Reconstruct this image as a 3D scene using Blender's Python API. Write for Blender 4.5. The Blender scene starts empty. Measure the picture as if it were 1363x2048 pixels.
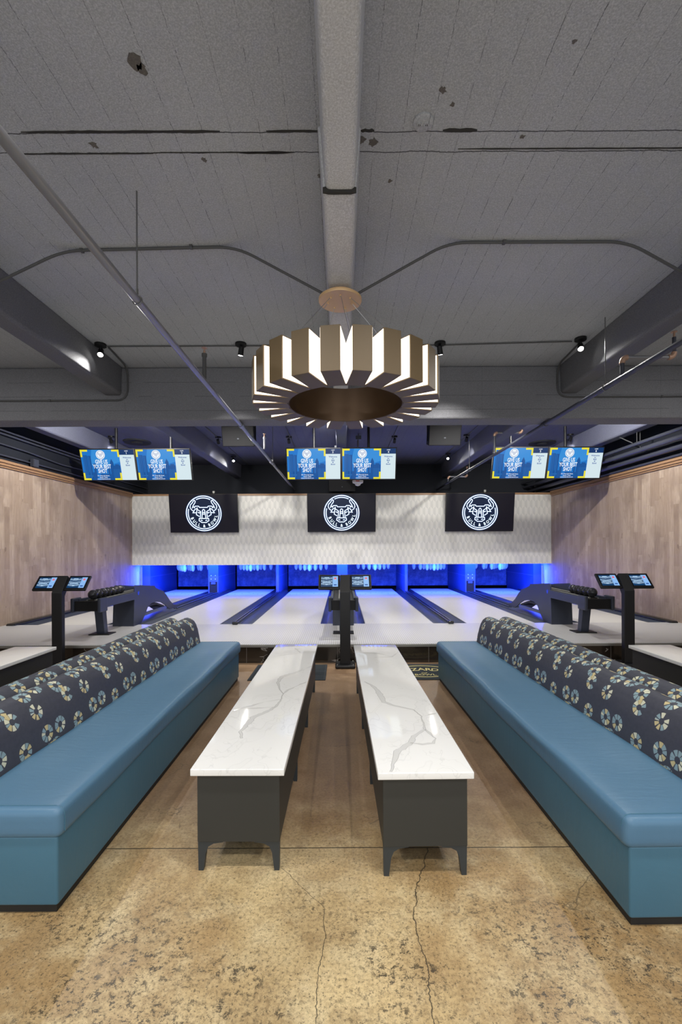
import bpy, bmesh, math, random
from mathutils import Matrix, Vector
R = math.radians
PI = math.pi
S = bpy.context.scene
C = S.collection
random.seed(7)

# ------------------------------------------------------------------ camera, world, exposure
EYE = 1.55
cd = bpy.data.cameras.new('camera'); cam = bpy.data.objects.new('camera', cd); C.objects.link(cam)
cd.sensor_fit = 'VERTICAL'; cd.sensor_height = 36; cd.sensor_width = 24; cd.lens = 16.0
cd.shift_x = -0.0007; cd.shift_y = 0.0342; cd.clip_start = .02; cd.clip_end = 80
cam.matrix_world = Matrix.Translation((0, 0, EYE)) @ Matrix.Rotation(R(90), 4, 'X') @ Matrix.Rotation(R(-.25), 4, 'Z')
S.camera = cam
S.view_settings.view_transform = 'Standard'; S.view_settings.look = 'None'
S.view_settings.gamma = 1; S.view_settings.use_curve_mapping = False
S.view_settings.exposure = 0.0
W = bpy.data.worlds.new('world'); S.world = W; W.use_nodes = True
W.node_tree.nodes['Background'].inputs[0].default_value = (.93, .96, 1, 1)
W.node_tree.nodes['Background'].inputs[1].default_value = 1.5

def light(name, kind, loc, power, color=(1, 1, 1), size=.1, target=None, parent=None, spot=70, blend=.6, size_y=None):
    l = bpy.data.lights.new(name, kind); l.energy = power; l.color = color
    if kind == 'AREA':
        l.size = size
        if size_y: l.shape = 'RECTANGLE'; l.size_y = size_y
    else: l.shadow_soft_size = size
    if kind == 'SPOT': l.spot_size = R(spot); l.spot_blend = blend
    o = bpy.data.objects.new(name, l); C.objects.link(o)
    if target is not None:
        d = Vector(target) - Vector(loc); o.rotation_euler = d.to_track_quat('-Z', 'Y').to_euler()
    o.location = loc
    if parent: o.parent = parent
    return o

# ------------------------------------------------------------------ node expressions
class E:
    """small expression wrapper over shader math nodes"""
    def __init__(s, nt, sock): s.nt = nt; s.s = sock
    def _m(s, op, *a):
        n = s.nt.nodes.new('ShaderNodeMath'); n.operation = op
        for i, x in enumerate((s,) + a):
            if isinstance(x, E): s.nt.links.new(x.s, n.inputs[i])
            else: n.inputs[i].default_value = x
        return E(s.nt, n.outputs[0])
    def __add__(s, o): return s._m('ADD', o)
    __radd__ = __add__
    def __sub__(s, o): return s._m('SUBTRACT', o)
    def __rsub__(s, o): return s._m('MULTIPLY', -1.0)._m('ADD', o)
    def __mul__(s, o): return s._m('MULTIPLY', o)
    __rmul__ = __mul__
    def __truediv__(s, o): return s._m('DIVIDE', o)
    def floor(s): return s._m('FLOOR')
    def fract(s): return s._m('FRACT')
    def abs(s): return s._m('ABSOLUTE')
    def sqrt(s): return s._m('SQRT')
    def max(s, o): return s._m('MAXIMUM', o)
    def min(s, o): return s._m('MINIMUM', o)
    def lt(s, o): return s._m('LESS_THAN', o)
    def gt(s, o): return s._m('GREATER_THAN', o)
    def wrap(s, a, b): return s._m('WRAP', b, a)
    def atan2(s, o): return s._m('ARCTAN2', o)
    def sstep(s, a, b):
        n = s.nt.nodes.new('ShaderNodeMapRange'); n.interpolation_type = 'SMOOTHSTEP'
        s.nt.links.new(s.s, n.inputs[0]); n.inputs[1].default_value = a; n.inputs[2].default_value = b
        return E(s.nt, n.outputs[0])

class Mat:
    def __init__(s, name, col=(.5, .5, .5), rough=.5, metal=0, spec=.5, coat=0, sheen=0):
        s.m = bpy.data.materials.new(name); s.m.use_nodes = True; s.nt = s.m.node_tree
        s.b = s.nt.nodes['Principled BSDF']
        s.b.inputs['Base Color'].default_value = (*col, 1); s.b.inputs['Roughness'].default_value = rough
        s.b.inputs['Metallic'].default_value = metal; s.b.inputs['Specular IOR Level'].default_value = spec
        s.b.inputs['Coat Weight'].default_value = coat; s.b.inputs['Coat Roughness'].default_value = .08
        s.b.inputs['Sheen Weight'].default_value = sheen
        s.m.diffuse_color = (*col, 1)
    def pos(s, uv=False, obj=True):
        n = s.nt.nodes.new('ShaderNodeTexCoord')
        s.vec = n.outputs['UV'] if uv else n.outputs['Object']
        x = s.nt.nodes.new('ShaderNodeSeparateXYZ'); s.nt.links.new(s.vec, x.inputs[0])
        return [E(s.nt, o) for o in x.outputs]
    def comb(s, x, y, z=0.0):
        n = s.nt.nodes.new('ShaderNodeCombineXYZ')
        for i, v in enumerate((x, y, z)):
            if isinstance(v, E): s.nt.links.new(v.s, n.inputs[i])
            else: n.inputs[i].default_value = v
        return n.outputs[0]
    def noise(s, vec, scale, detail=3, rough=.55, dist=0):
        n = s.nt.nodes.new('ShaderNodeTexNoise'); s.nt.links.new(vec, n.inputs['Vector'])
        n.inputs['Scale'].default_value = scale; n.inputs['Detail'].default_value = detail
        n.inputs['Roughness'].default_value = rough; n.inputs['Distortion'].default_value = dist
        return E(s.nt, n.outputs[0])
    def white(s, vec):
        n = s.nt.nodes.new('ShaderNodeTexWhiteNoise'); n.noise_dimensions = '3D'
        s.nt.links.new(vec, n.inputs['Vector']); return E(s.nt, n.outputs[0])
    def mix(s, f, a, b):
        n = s.nt.nodes.new('ShaderNodeMix'); n.data_type = 'RGBA'
        for i, v in ((0, f), (6, a), (7, b)):
            if isinstance(v, E): s.nt.links.new(v.s, n.inputs[i])
            elif hasattr(v, 'is_linked') or hasattr(v, 'links'): s.nt.links.new(v, n.inputs[i])
            elif i == 0: n.inputs[0].default_value = v
            else: n.inputs[i].default_value = (*v, 1)
        return n.outputs[2]
    def color(s, sock): s.nt.links.new(sock, s.b.inputs['Base Color']); return s
    def rough(s, e): s.nt.links.new(e.s, s.b.inputs['Roughness']); return s
    def bump(s, e, strength=.3, dist=.01):
        n = s.nt.nodes.new('ShaderNodeBump'); n.inputs['Strength'].default_value = strength
        n.inputs['Distance'].default_value = dist
        s.nt.links.new(e.s, n.inputs['Height']); s.nt.links.new(n.outputs[0], s.b.inputs['Normal']); return s
    def emit(s, col, st):
        s.b.inputs['Emission Color'].default_value = (*col, 1); s.b.inputs['Emission Strength'].default_value = st
        return s

def srgb(r, g, b):
    f = lambda c: (c/255/12.92) if c/255 <= .04045 else ((c/255+.055)/1.055)**2.4
    return (f(r), f(g), f(b))
def P(name, *a, **k): return Mat(name, *a, **k).m
def EM(name, rgb, st=1.0):
    m = Mat(name, (0, 0, 0), .4, spec=.3); m.emit(srgb(*rgb), st); return m.m

# ---- concrete ceiling
def concrete(name, base, lines=True, cross=False):
    m = Mat(name, base, .85, spec=.25)
    x, y, z = m.pos()
    v = m.vec
    big = m.noise(v, .6, 3); fine = m.noise(v, 110, 4, .8); pit = m.noise(v, 13, 6, .8)
    lo = tuple(c*.78 for c in base); hi = tuple(c*1.22 for c in base)
    c = m.mix(big, lo, hi)
    c = m.mix((m.noise(v, 2.2, 6, .75)-.44)*1.1, c, tuple(b*.8 for b in base))
    c = m.mix((fine-.42)*1.7, c, tuple(b*2.2 for b in base))
    dark = pit.gt(.705)*m.noise(v, 1.6, 3).gt(.5)*.55
    h = fine*.25
    if lines:
        wob = (m.noise(m.comb(x*2, y*9, 0.0), 3, 3)-.5)*.012
        fx = ((x+wob+20.03)/.1672)
        l = ((fx.fract()-.5).abs()).gt(.4885)
        keep = m.noise(m.comb(fx.floor()*3.7+.5, y*4.0, 0.0), 2.6, 6, .85).gt(.50)
        fl = l*keep
        # board joints across
        wy = (m.noise(m.comb(x, 3.0, 0.0), 5, 4, .7)-.5)*.09
        j1 = ((y+wy*.35)-2.665).abs().lt(.0035)*m.noise(m.comb(x, 0.0, 5.0), 1.6, 2).gt(.40)
        j2 = ((y+wy*.5)-2.80).abs().lt(.0035)*m.noise(m.comb(x, 0.0, 9.0), .9, 2).gt(.36)
        strong = m.white(m.comb(fx.floor(), 2.0))*.55+.35
        dark = dark.max(fl*strong).max(j1*.9).max(j2*.9)
    if cross:
        wz = (m.noise(m.comb(x*1.5, 0.0, z*2.0), 3, 3)-.5)*.01
        dark = dark.max(((((z+wz)/.19+.13).fract()-.5).abs()).gt(.488)*m.noise(m.comb(x*.8, 0.0, z*9.0), 1.5, 3).gt(.45)*.5).max((((x/2.4+.21).fract()-.5).abs()).gt(.4992)*.25)
    c = m.mix(dark, c, tuple(b*.12 for b in base))
    m.color(c); m.bump(h-dark*1.0+m.noise(v, 45, 4, .75)*.4, .6, .008)
    return m.m
M = {}
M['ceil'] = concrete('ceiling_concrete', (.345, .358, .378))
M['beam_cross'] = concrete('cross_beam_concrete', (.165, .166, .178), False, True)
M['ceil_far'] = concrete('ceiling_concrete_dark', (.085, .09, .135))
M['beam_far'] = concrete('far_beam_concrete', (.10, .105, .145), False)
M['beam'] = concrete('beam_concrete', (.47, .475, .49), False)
M['beam_shaded'] = concrete('beam_concrete_shaded', (.125, .127, .138), False)  # shade on the long side beams is put into this darker colour

# ---- stained concrete floor
m = Mat('stained_floor', (.3, .22, .13), .3, spec=.5)
x, y, z = m.pos(); v = m.vec
big = m.noise(v, .9, 4, .6, .4); mid = m.noise(v, 4.5, 5, .65); fine = m.noise(v, 60, 3, .7)
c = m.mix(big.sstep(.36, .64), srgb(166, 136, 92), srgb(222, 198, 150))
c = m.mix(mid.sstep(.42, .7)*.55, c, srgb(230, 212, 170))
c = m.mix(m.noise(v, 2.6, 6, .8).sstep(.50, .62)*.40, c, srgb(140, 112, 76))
# browner tone setting in over the seating area
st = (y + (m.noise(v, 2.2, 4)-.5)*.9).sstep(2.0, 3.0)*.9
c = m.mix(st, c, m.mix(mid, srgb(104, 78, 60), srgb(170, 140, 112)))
c = m.mix((fine-.42)*1.5, c, srgb(100, 78, 50))
sp = m.noise(v, 32, 6, .85).gt(.548)
msk = m.noise(v, 1.7, 4, .7).sstep(.45, .56)
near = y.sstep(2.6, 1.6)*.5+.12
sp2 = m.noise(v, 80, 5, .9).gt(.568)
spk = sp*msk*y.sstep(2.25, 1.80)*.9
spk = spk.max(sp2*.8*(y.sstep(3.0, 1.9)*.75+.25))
# chips
chips = (m.noise(v, 7, 5, .8).gt(.685))*.8
spk = spk.max(chips)
wob = (m.noise(m.comb(x*.6, y*1.0, 2.0), 3.2, 6, .62)-.5)
cut = (y+wob*.012-2.345).abs().lt(.0035)
ck1 = (x + 0.085 + (y-1.95).max(0.0)*.85 + wob*.11).abs().lt(.0014)*y.lt(2.2)
ck2 = (x - 0.30 - (y-1.94).max(0.0)*.36 + wob*.14).abs().lt(.0022)*y.lt(2.34)
vo = m.nt.nodes.new('ShaderNodeTexVoronoi'); vo.feature = 'DISTANCE_TO_EDGE'; vo.inputs['Scale'].default_value = 1.3
wv = m.noise(v, 3.0, 4, .7)
m.nt.links.new(m.comb(x+wv*.5, y+wv*.4, 0.0), vo.inputs['Vector'])
ck3 = E(m.nt, vo.outputs[0]).lt(.0035)*m.noise(v, 1.1, 2).gt(.53)
line = cut.max(ck1).max(ck2)*.9
line = line.max(ck3*.45)
c = m.mix(spk.max(line), c, srgb(62, 56, 46))
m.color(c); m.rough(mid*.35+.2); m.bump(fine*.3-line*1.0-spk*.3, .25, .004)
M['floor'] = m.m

# ---- vertical plank wall
m = Mat('plank_wall', (.3, .24, .2), .45, spec=.35)
x, y, z = m.pos(); v = m.vec
col = (y/.118+40.0).floor(); off = m.white(m.comb(col, 1.0))
fz = z/1.05+off*3.7; row = fz.floor()
rnd = m.white(m.comb(col, row, 3.0))
grain = m.noise(m.comb(y*14.0, z*1.1, rnd*30.0), 3, 5, .65, .6)
c = m.mix(rnd, srgb(160, 140, 122), srgb(188, 169, 150))
c = m.mix((grain-.36)*1.5, c, srgb(126, 104, 88))
knot = m.noise(m.comb(y*7.0, z*3.0, rnd*9.0), 1.6, 3).gt(.70)*.45
c = m.mix(knot, c, srgb(92, 74, 62))
ed = ((y/.118+40.0).fract()-.5).abs().gt(.487)
ed2 = (fz.fract()-.5).abs().gt(.4985)
c = m.mix(m.noise(m.comb(y*1.6, z*.9, 1.0), 1.4, 4, .6).sstep(.48, .68)*.45, c, srgb(118, 100, 88))
c = m.mix(ed.max(ed2)*.35, c, srgb(70, 58, 50))
m.color(c)
M['plank'] = m.m

# ---- hexagon wallpaper
m = Mat('hexagon_paper', (.6, .6, .58), .7, spec=.2)
x, y, z = m.pos()
px = x/.1418+60.0; py = z/.188*.8660+30.0
ax = px.wrap(-.5, .5); ay = py.wrap(-.8660, .8660)
bx = (px-.5).wrap(-.5, .5); by = (py-.8660).wrap(-.8660, .8660)
near = (ax*ax+ay*ay).lt(bx*bx+by*by)
# 0 inside lattice a, 1 lattice b
hx = ax*near + bx*(1-near)
hy = ay*near + by*(1-near)
shade = hx.gt(0.0)
c = m.mix(shade, srgb(201, 200, 195), srgb(214, 212, 206))
c = m.mix((hy+.58)*.12, c, srgb(226, 224, 218))
m.color(c); M['hexpaper'] = m.m

# ---- lane and approach boards
def lane_mat(name, base, linec, pitch):
    m = Mat(name, base, .34, spec=.4)
    x, y, z = m.pos()
    l = ((x/pitch+200.0).fract()-.5).abs().gt(.43)
    l2 = ((y/.05+200.0).fract()-.5).abs().gt(.44)*.35
    n = m.noise(m.comb(x*6, y*.5, 0.0), 2, 3)
    c = m.mix(n*.4, base, tuple(b*.88 for b in base))
    m.color(m.mix((l*.8).max(l2*.5), c, linec)); return m.m
M['lane'] = lane_mat('lane_boards', srgb(206, 204, 198), srgb(128, 128, 130), .0292)
M['approach'] = lane_mat('approach_boards', srgb(188, 187, 187), srgb(96, 98, 104), .0292)

# ---- white quartz
m = Mat('veined_quartz', (.8, .8, .8), .055, spec=.5)
x, y, z = m.pos(); v = m.vec
w1 = m.noise(v, 2.1, 4, .6, .3); w2 = m.noise(m.comb(x*1.1+4.0, y*.55, z), 1.25, 4, .6, .2)
wd = m.noise(v, 5, 2)*.016+.004
vein = (w2-.5).abs()
vm = vein.sstep(.016, .010)*.03
edge = (vein-.0135).abs().sstep(.0035, .001)*.16
thin = (w1-.53).abs().sstep(.0035, .0008)*.28
k = m.noise(v, 1.1, 2).sstep(.42, .56)
c = m.mix((vm.max(edge))*k, srgb(232, 232, 230), srgb(168, 168, 166))
c = m.mix(thin*.6, c, srgb(160, 160, 158))
m.color(c); M['quartz'] = m.m

# ---- upholstery
def vinyl(name, col):
    m = Mat(name, col, .42, spec=.45)
    x, y, z = m.pos(); v = m.vec
    f = m.noise(v, 260, 2); w = m.noise(m.comb(x*2.0, y*9.0, z*2.0), 2.5, 3, .6, .6)
    m.color(m.mix(m.noise(v, 3, 3)*.5, col, tuple(c*1.25 for c in col)))
    m.bump(f*.10+w*.9, .18, .012); return m.m
M['vinyl'] = vinyl('blue_vinyl', (.074, .166, .264))
M['vinyl_side'] = vinyl('blue_fabric', (.050, .138, .205))
m = Mat('ring_print_fabric', (.05, .05, .06), .6, spec=.3)
u, w, _ = m.pos(uv=True)
tile = (w/.37).floor(); uu = u+tile*.21
total = None; tint = None
rings = [(0, .03), (.18, .058), (.295, .066), (.14, .20), (.385, .285), (.43, .21), (.13, .315), (.245, .335)]
for i, (cu, cv) in enumerate(rings):
    du = (uu-cu).wrap(-.235, .235); dv = (w-cv).wrap(-.185, .185)
    r = (du*du+dv*dv).sqrt()*1.0
    seg = (dv.atan2(du)*(8.6/(2*PI))+(20.0+i*.37))
    fl = seg.floor()
    rn = m.white(m.comb(fl, float(i)*3.1))
    g = (seg.fract()).gt(m.white(m.comb(fl, float(i)*7.7+1))*.26+.06)
    on = r.lt(.047)*r.gt(.018)*g*rn.gt(.06)
    t = rn*on
    total = on if total is None else total.max(on)
    tint = t if tint is None else tint.max(t)
c = m.mix(tint.gt(.58), srgb(136, 160, 168), srgb(198, 184, 138))
c = m.mix(tint.gt(.78), c, srgb(208, 208, 184))
base = m.mix(m.noise(m.comb(u, w), 40, 3), srgb(58, 60, 70), srgb(74, 76, 86))
m.color(m.mix(total, base, c)); m.bump(m.noise(m.comb(u*3.0, w*1.0), 300, 2), .12, .003)
M['print'] = m.m

M['black'] = P('black_powder_coat', (.007, .007, .008), .48, spec=.35)
M['black_gloss'] = P('black_gloss', (.012, .012, .014), .15)
M['dark_metal'] = P('charcoal_panel', srgb(46, 47, 45), .5)
M['leg_metal'] = P('charcoal_leg', srgb(46, 52, 56), .4)
M['plinth'] = P('plinth_black', (.01, .01, .01), .6)
M['hood'] = P('slate_hood', srgb(46, 51, 65), .42)
m = Mat('riser_marble', (.03, .022, .018), .12, spec=.6)
x, y, z = m.pos(); v = m.vec
vv = (m.noise(v, 2.6, 3, .6, .8)-.5).abs().sstep(.012, .002)*m.noise(v, 1.3, 2).gt(.55)*.4
jt = ((x/.61+20.1).fract()-.5).abs().gt(.497)*.4
m.color(m.mix(vv.max(jt), m.mix(m.noise(v, 6, 3), (.010, .008, .006), (.026, .019, .014)), (.45, .42, .4)))
M['riser'] = m.m
M['alu'] = P('brushed_metal', (.30, .30, .28), .42, .8)
M['gutter'] = P('gutter_plastic', (.03, .04, .062), .36, spec=.7)
M['navy'] = P('painted_panel_blue_grey', srgb(120, 130, 190), .5)
M['kick'] = P('kickback_panel', srgb(72, 92, 160), .42)
m = Mat('pit_curtain', (.2, .22, .5), .55)
x, y, z = m.pos(); v = m.vec
m.color(m.mix(m.noise(v, 4.5, 5, .7).sstep(.35, .7), srgb(78, 98, 150), srgb(120, 145, 195))); m.bump(m.noise(v, 3, 3), .4, .03)
M['curtain'] = m.m
M['pin'] = P('pin_white', (.85, .85, .86), .3)
M['string'] = P('string_black', (.05, .05, .05), .7)
M['void'] = P('dark_paint', (.008, .009, .013), .8)
M['wallup'] = P('upper_wall_paint', (.010, .012, .018), .75, spec=.3)
M['trimwood'] = P('oak_trim', srgb(150, 116, 84), .4)
M['pipe'] = P('grey_pipe', srgb(132, 132, 136), .32, .35)
M['pipe_dark'] = P('dark_pipe', srgb(58, 60, 70), .5, .1)
M['conduit'] = P('painted_conduit', (.075, .075, .075), .6)
M['rod'] = P('hanger_rod_metal', srgb(110, 110, 110), .4, .5)
M['copper'] = P('copper', srgb(178, 144, 122), .45, .35)
M['whitepvc'] = P('off_white_fitting', srgb(92, 96, 104), .6)
M['brown'] = P('bronze_brown', srgb(94, 78, 54), .55, .1)
M['gold'] = P('satin_gold', srgb(226, 188, 138), .45, .2)
M['bronze_in'] = P('bronze_inner', srgb(84, 62, 40), .42, .4)
M['cable'] = P('steel_cable', (.5, .5, .5), .3, .8)
M['diff'] = EM('lit_diffuser', (255, 236, 212), 3.2)
M['jamb'] = EM('strip_blue_white', (120, 150, 240), .9)
M['lens'] = EM('lamp_lens', (255, 252, 245), 30)
M['blueled'] = EM('blue_led', (10, 40, 255), 14)
M['rubber'] = P('mat_rubber', srgb(36, 42, 48), .8)
M['goldprint'] = P('gold_print', srgb(196, 184, 120), .6)
M['ball'] = P('ball_black', (.02, .02, .024), .12)
M['offwhite'] = P('off_white_plastic', srgb(206, 204, 200), .5)
M['scr_off'] = EM('screen_dark', (14, 12, 26), .9)
M['scr_navy'] = EM('screen_navy', (8, 28, 58), 1)
M['neon'] = EM('neon_white', (226, 242, 255), 1.5)
M['halo'] = EM('neon_blue', (14, 70, 150), .9)
M['s_blue'] = EM('image_blue', (22, 116, 200), 1)
M['s_sky'] = EM('image_sky', (50, 140, 215), 1)
M['s_dark'] = EM('image_building', (18, 82, 152), 1)
M['s_mid'] = EM('image_building_light', (30, 100, 172), 1)
M['s_yel'] = EM('image_yellow', (232, 222, 60), 1)
M['s_white'] = EM('image_white', (240, 246, 250), 1.05)
M['s_col'] = EM('image_pale', (212, 230, 236), 1)
M['s_head'] = EM('image_header', (12, 52, 104), 1)
M['s_text'] = EM('image_text_blue', (30, 80, 160), 1)
M['k_bg'] = EM('tablet_background', (12, 60, 104), 1)
M['k_pin'] = EM('tablet_pins', (190, 222, 250), 1)
M['k_col'] = EM('tablet_column', (140, 186, 240), 1)
M['k_red'] = EM('tablet_red', (226, 110, 130), 1)

# ------------------------------------------------------------------ mesh builder
class MB:
    def __init__(s): s.v = []; s.f = []; s.mi = []; s.uv = []; s.x = Matrix(); s.cur = 0
    def add(s, vs, fs, uvs=None):
        o = len(s.v); s.v += [tuple(s.x @ Vector(p)) for p in vs]
        for k, f in enumerate(fs):
            s.f.append(tuple(o+i for i in f)); s.mi.append(s.cur)
            s.uv.append([uvs[i] for i in f] if uvs else None)
        return s
    def mat(s, i): s.cur = i; return s
    def box(s, x0, x1, y0, y1, z0, z1):
        v = [(x, y, z) for z in (z0, z1) for y in (y0, y1) for x in (x0, x1)]
        return s.add(v, [(0, 2, 3, 1), (4, 5, 7, 6), (0, 1, 5, 4), (2, 6, 7, 3), (0, 4, 6, 2), (1, 3, 7, 5)])
    def prism(s, poly, plane, a, b):
        n = len(poly)
        mk = {'xz': lambda p, t: (p[0], t, p[1]), 'yz': lambda p, t: (t, p[0], p[1]), 'xy': lambda p, t: (p[0], p[1], t)}[plane]
        v = [mk(p, a) for p in poly]+[mk(p, b) for p in poly]
        return s.add(v, [tuple(range(n)), tuple(range(2*n-1, n-1, -1))]+[(i, i+n, (i+1) % n+n, (i+1) % n) for i in range(n)])
    def tube(s, pts, r, seg=10, cap=True):
        pts = [Vector(p) for p in pts]; n = len(pts); v = []; f = []
        up = None
        for i, p in enumerate(pts):
            d = (pts[min(i+1, n-1)]-pts[max(i-1, 0)]).normalized()
            if up is None: up = d.orthogonal().normalized()
            a = (up-d*up.dot(d)).normalized(); up = a; b = d.cross(a)
            rr = r[i] if isinstance(r, (list, tuple)) else r
            for k in range(seg):
                t = 2*PI*k/seg; v.append(p+a*rr*math.cos(t)+b*rr*math.sin(t))
        for i in range(n-1):
            for k in range(seg):
                k2 = (k+1) % seg; f.append((i*seg+k, i*seg+k2, (i+1)*seg+k2, (i+1)*seg+k))
        if cap: f.append(tuple(range(seg-1, -1, -1))); f.append(tuple((n-1)*seg+k for k in range(seg)))
        return s.add(v, f)
    def lathe(s, prof, c=(0, 0, 0), seg=24):
        v = []; f = []; n = len(prof)
        for (r, z) in prof:
            for k in range(seg):
                t = 2*PI*k/seg; v.append((c[0]+r*math.cos(t), c[1]+r*math.sin(t), c[2]+z))
        for i in range(n-1):
            for k in range(seg):
                k2 = (k+1) % seg; f.append((i*seg+k, i*seg+k2, (i+1)*seg+k2, (i+1)*seg+k))
        f.append(tuple(range(seg-1, -1, -1))); f.append(tuple((n-1)*seg+k for k in range(seg)))
        return s.add(v, f)
    def rbox(s, x0, x1, y0, y1, z0, z1, r, n=(4, 4, 4), fn=None):
        lo = (x0, y0, z0); hi = (x1, y1, z1); idx = {}; vs = []; fs = []
        def ax(i):
            a = [lo[i], lo[i]+r*.3, lo[i]+r*.65, lo[i]+r]; b = [hi[i]-r, hi[i]-r*.65, hi[i]-r*.3, hi[i]]
            return a+[lo[i]+r+(hi[i]-lo[i]-2*r)*k/n[i] for k in range(1, n[i])]+b
        A = [ax(0), ax(1), ax(2)]
        def vert(ijk):
            if ijk not in idx:
                p = Vector([A[q][ijk[q]] for q in range(3)])
                c = Vector([min(max(p[q], lo[q]+r), hi[q]-r) for q in range(3)])
                d = p-c
                if d.length > 1e-9: p = c+d.normalized()*r
                if fn: p = Vector(fn(p))
                idx[ijk] = len(vs); vs.append(p)
            return idx[ijk]
        for q in range(3):
            a, b = (q+1) % 3, (q+2) % 3
            for side in (0, len(A[q])-1):
                for i in range(len(A[a])-1):
                    for j in range(len(A[b])-1):
                        q4 = []
                        for (di, dj) in ((0, 0), (1, 0), (1, 1), (0, 1)):
                            k = [0, 0, 0]; k[q] = side; k[a] = i+di; k[b] = j+dj; q4.append(vert(tuple(k)))
                        fs.append(tuple(q4) if side else tuple(reversed(q4)))
        return s.add(vs, fs)
    def stroke(s, pts, w, z=0, closed=False, depth=.0008):
        """flat line in local XZ (facing -Y), y = z"""
        pts = [Vector((p[0], p[1])) for p in pts]; n = len(pts); L = []; Rr = []
        for i, p in enumerate(pts):
            a = pts[(i-1) % n] if closed or i > 0 else None; b = pts[(i+1) % n] if closed or i < n-1 else None
            if a is None: d = (b-p).normalized(); k = 1
            elif b is None: d = (p-a).normalized(); k = 1
            else:
                d1 = (p-a).normalized(); d2 = (b-p).normalized(); d = (d1+d2)
                d = d.normalized() if d.length > 1e-6 else d1; k = min(1/max(.4, abs(d.dot(d1))), 2)
            nn = Vector((-d.y, d.x))*w*.5*k
            L.append((p.x+nn.x, z, p.y+nn.y)); Rr.append((p.x-nn.x, z, p.y-nn.y))
        m_ = n if closed else n-1
        return s.add(L+Rr, [(i, n+i, n+(i+1) % n, (i+1) % n) for i in range(m_)])
    def poly(s, pts, y): return s.add([(p[0], y, p[1]) for p in pts], [tuple(range(len(pts)))])
    def rect(s, x0, x1, z0, z1, y): return s.poly([(x0, z0), (x1, z0), (x1, z1), (x0, z1)], y)
    def disc(s, cx, cz, r, y, n=32): return s.poly([(cx+r*math.cos(2*PI*k/n), cz+r*math.sin(2*PI*k/n)) for k in range(n)], y)
    def text(s, txt, size, x, z, y, bold=0, rot=0, sx=1, plane='xz', extrude=0):
        """text centred on x,z facing -Y (or lying flat in plane xy)"""
        cu = bpy.data.curves.new('t', 'FONT'); cu.body = txt; cu.size = size; cu.align_x = 'CENTER'; cu.align_y = 'CENTER'
        cu.offset = bold*size; cu.resolution_u = 2; cu.extrude = extrude
        o = bpy.data.objects.new('t', cu); C.objects.link(o)
        me = bpy.data.meshes.new_from_object(o, depsgraph=bpy.context.evaluated_depsgraph_get())
        T = Matrix.Translation((x, y, z)) @ (Matrix.Rotation(R(90), 4, 'X') if plane == 'xz' else Matrix()) @ Matrix.Rotation(rot, 4, 'Z') @ Matrix.Diagonal((sx, 1, 1, 1))
        s.add([T @ q.co for q in me.vertices], [tuple(p.vertices) for p in me.polygons])
        bpy.data.objects.remove(o); bpy.data.curves.remove(cu); bpy.data.meshes.remove(me)
        return s
    def build(s, name, mats, parent=None, smooth=False, bevel=0, loc=None, seg=2):
        me = bpy.data.meshes.new(name); me.from_pydata(s.v, [], s.f)
        if not isinstance(mats, (list, tuple)): mats = [mats]
        for m_ in mats: me.materials.append(M[m_] if isinstance(m_, str) else m_)
        me.polygons.foreach_set('material_index', s.mi)
        if any(u for u in s.uv):
            uvl = me.uv_layers.new(name='UVMap'); k = 0
            for u, p in zip(s.uv, me.polygons):
                for j in range(len(p.vertices)):
                    uvl.data[k].uv = u[j] if u else (0, 0); k += 1
        me.validate(); me.update()
        if smooth:
            me.shade_smooth()
            me.set_sharp_from_angle(angle=R(38))
        o = bpy.data.objects.new(name, me); C.objects.link(o)
        if parent: o.parent = parent
        if loc: o.location = loc
        if bevel:
            b = o.modifiers.new('bevel', 'BEVEL'); b.width = bevel; b.segments = seg; b.limit_method = 'ANGLE'
        return o

def tag(o, label, cat, group=None, kind=None):
    o['label'] = label; o['category'] = cat
    if group: o['group'] = group
    if kind: o['kind'] = kind
    return o
def thing(name, label, cat, loc=(0, 0, 0), rz=0, group=None):
    o = bpy.data.objects.new(name, None); C.objects.link(o); o.empty_display_size = .1
    o.location = loc; o.rotation_euler = (0, 0, rz); return tag(o, label, cat, group)
def struct(o, label=None):
    o['kind'] = 'structure'
    if label: o['label'] = label
    return o
def copy_tree(o, parent=None):
    c = o.copy(); C.objects.link(c); c.parent = parent
    for ch in list(o.children): copy_tree(ch, c)
    return c
def arc(cx, cy, r, a0, a1, n=8): return [(cx+r*math.cos(R(a0+(a1-a0)*i/n)), cy+r*math.sin(R(a0+(a1-a0)*i/n))) for i in range(n+1)]

ZC = 3.98          # ceiling
ZB = 3.60          # underside of long beams
LZ = .252          # lane level
XW = 5.68
YF = 7.705         # foul line
YM = 12.35         # masking wall

# ------------------------------------------------------------------ structure
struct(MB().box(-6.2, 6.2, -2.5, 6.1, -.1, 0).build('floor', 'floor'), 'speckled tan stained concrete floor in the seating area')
struct(MB().box(-6.2, 6.2, -2.5, 6.3, ZC, ZC+.12).build('ceiling', 'ceil'), 'grey painted board-marked concrete ceiling over the seating')
struct(MB().box(-6.2, 6.2, 6.3, 13.5, ZC, ZC+.12).build('ceiling', 'ceil_far'), 'dark concrete ceiling over the lanes')
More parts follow.
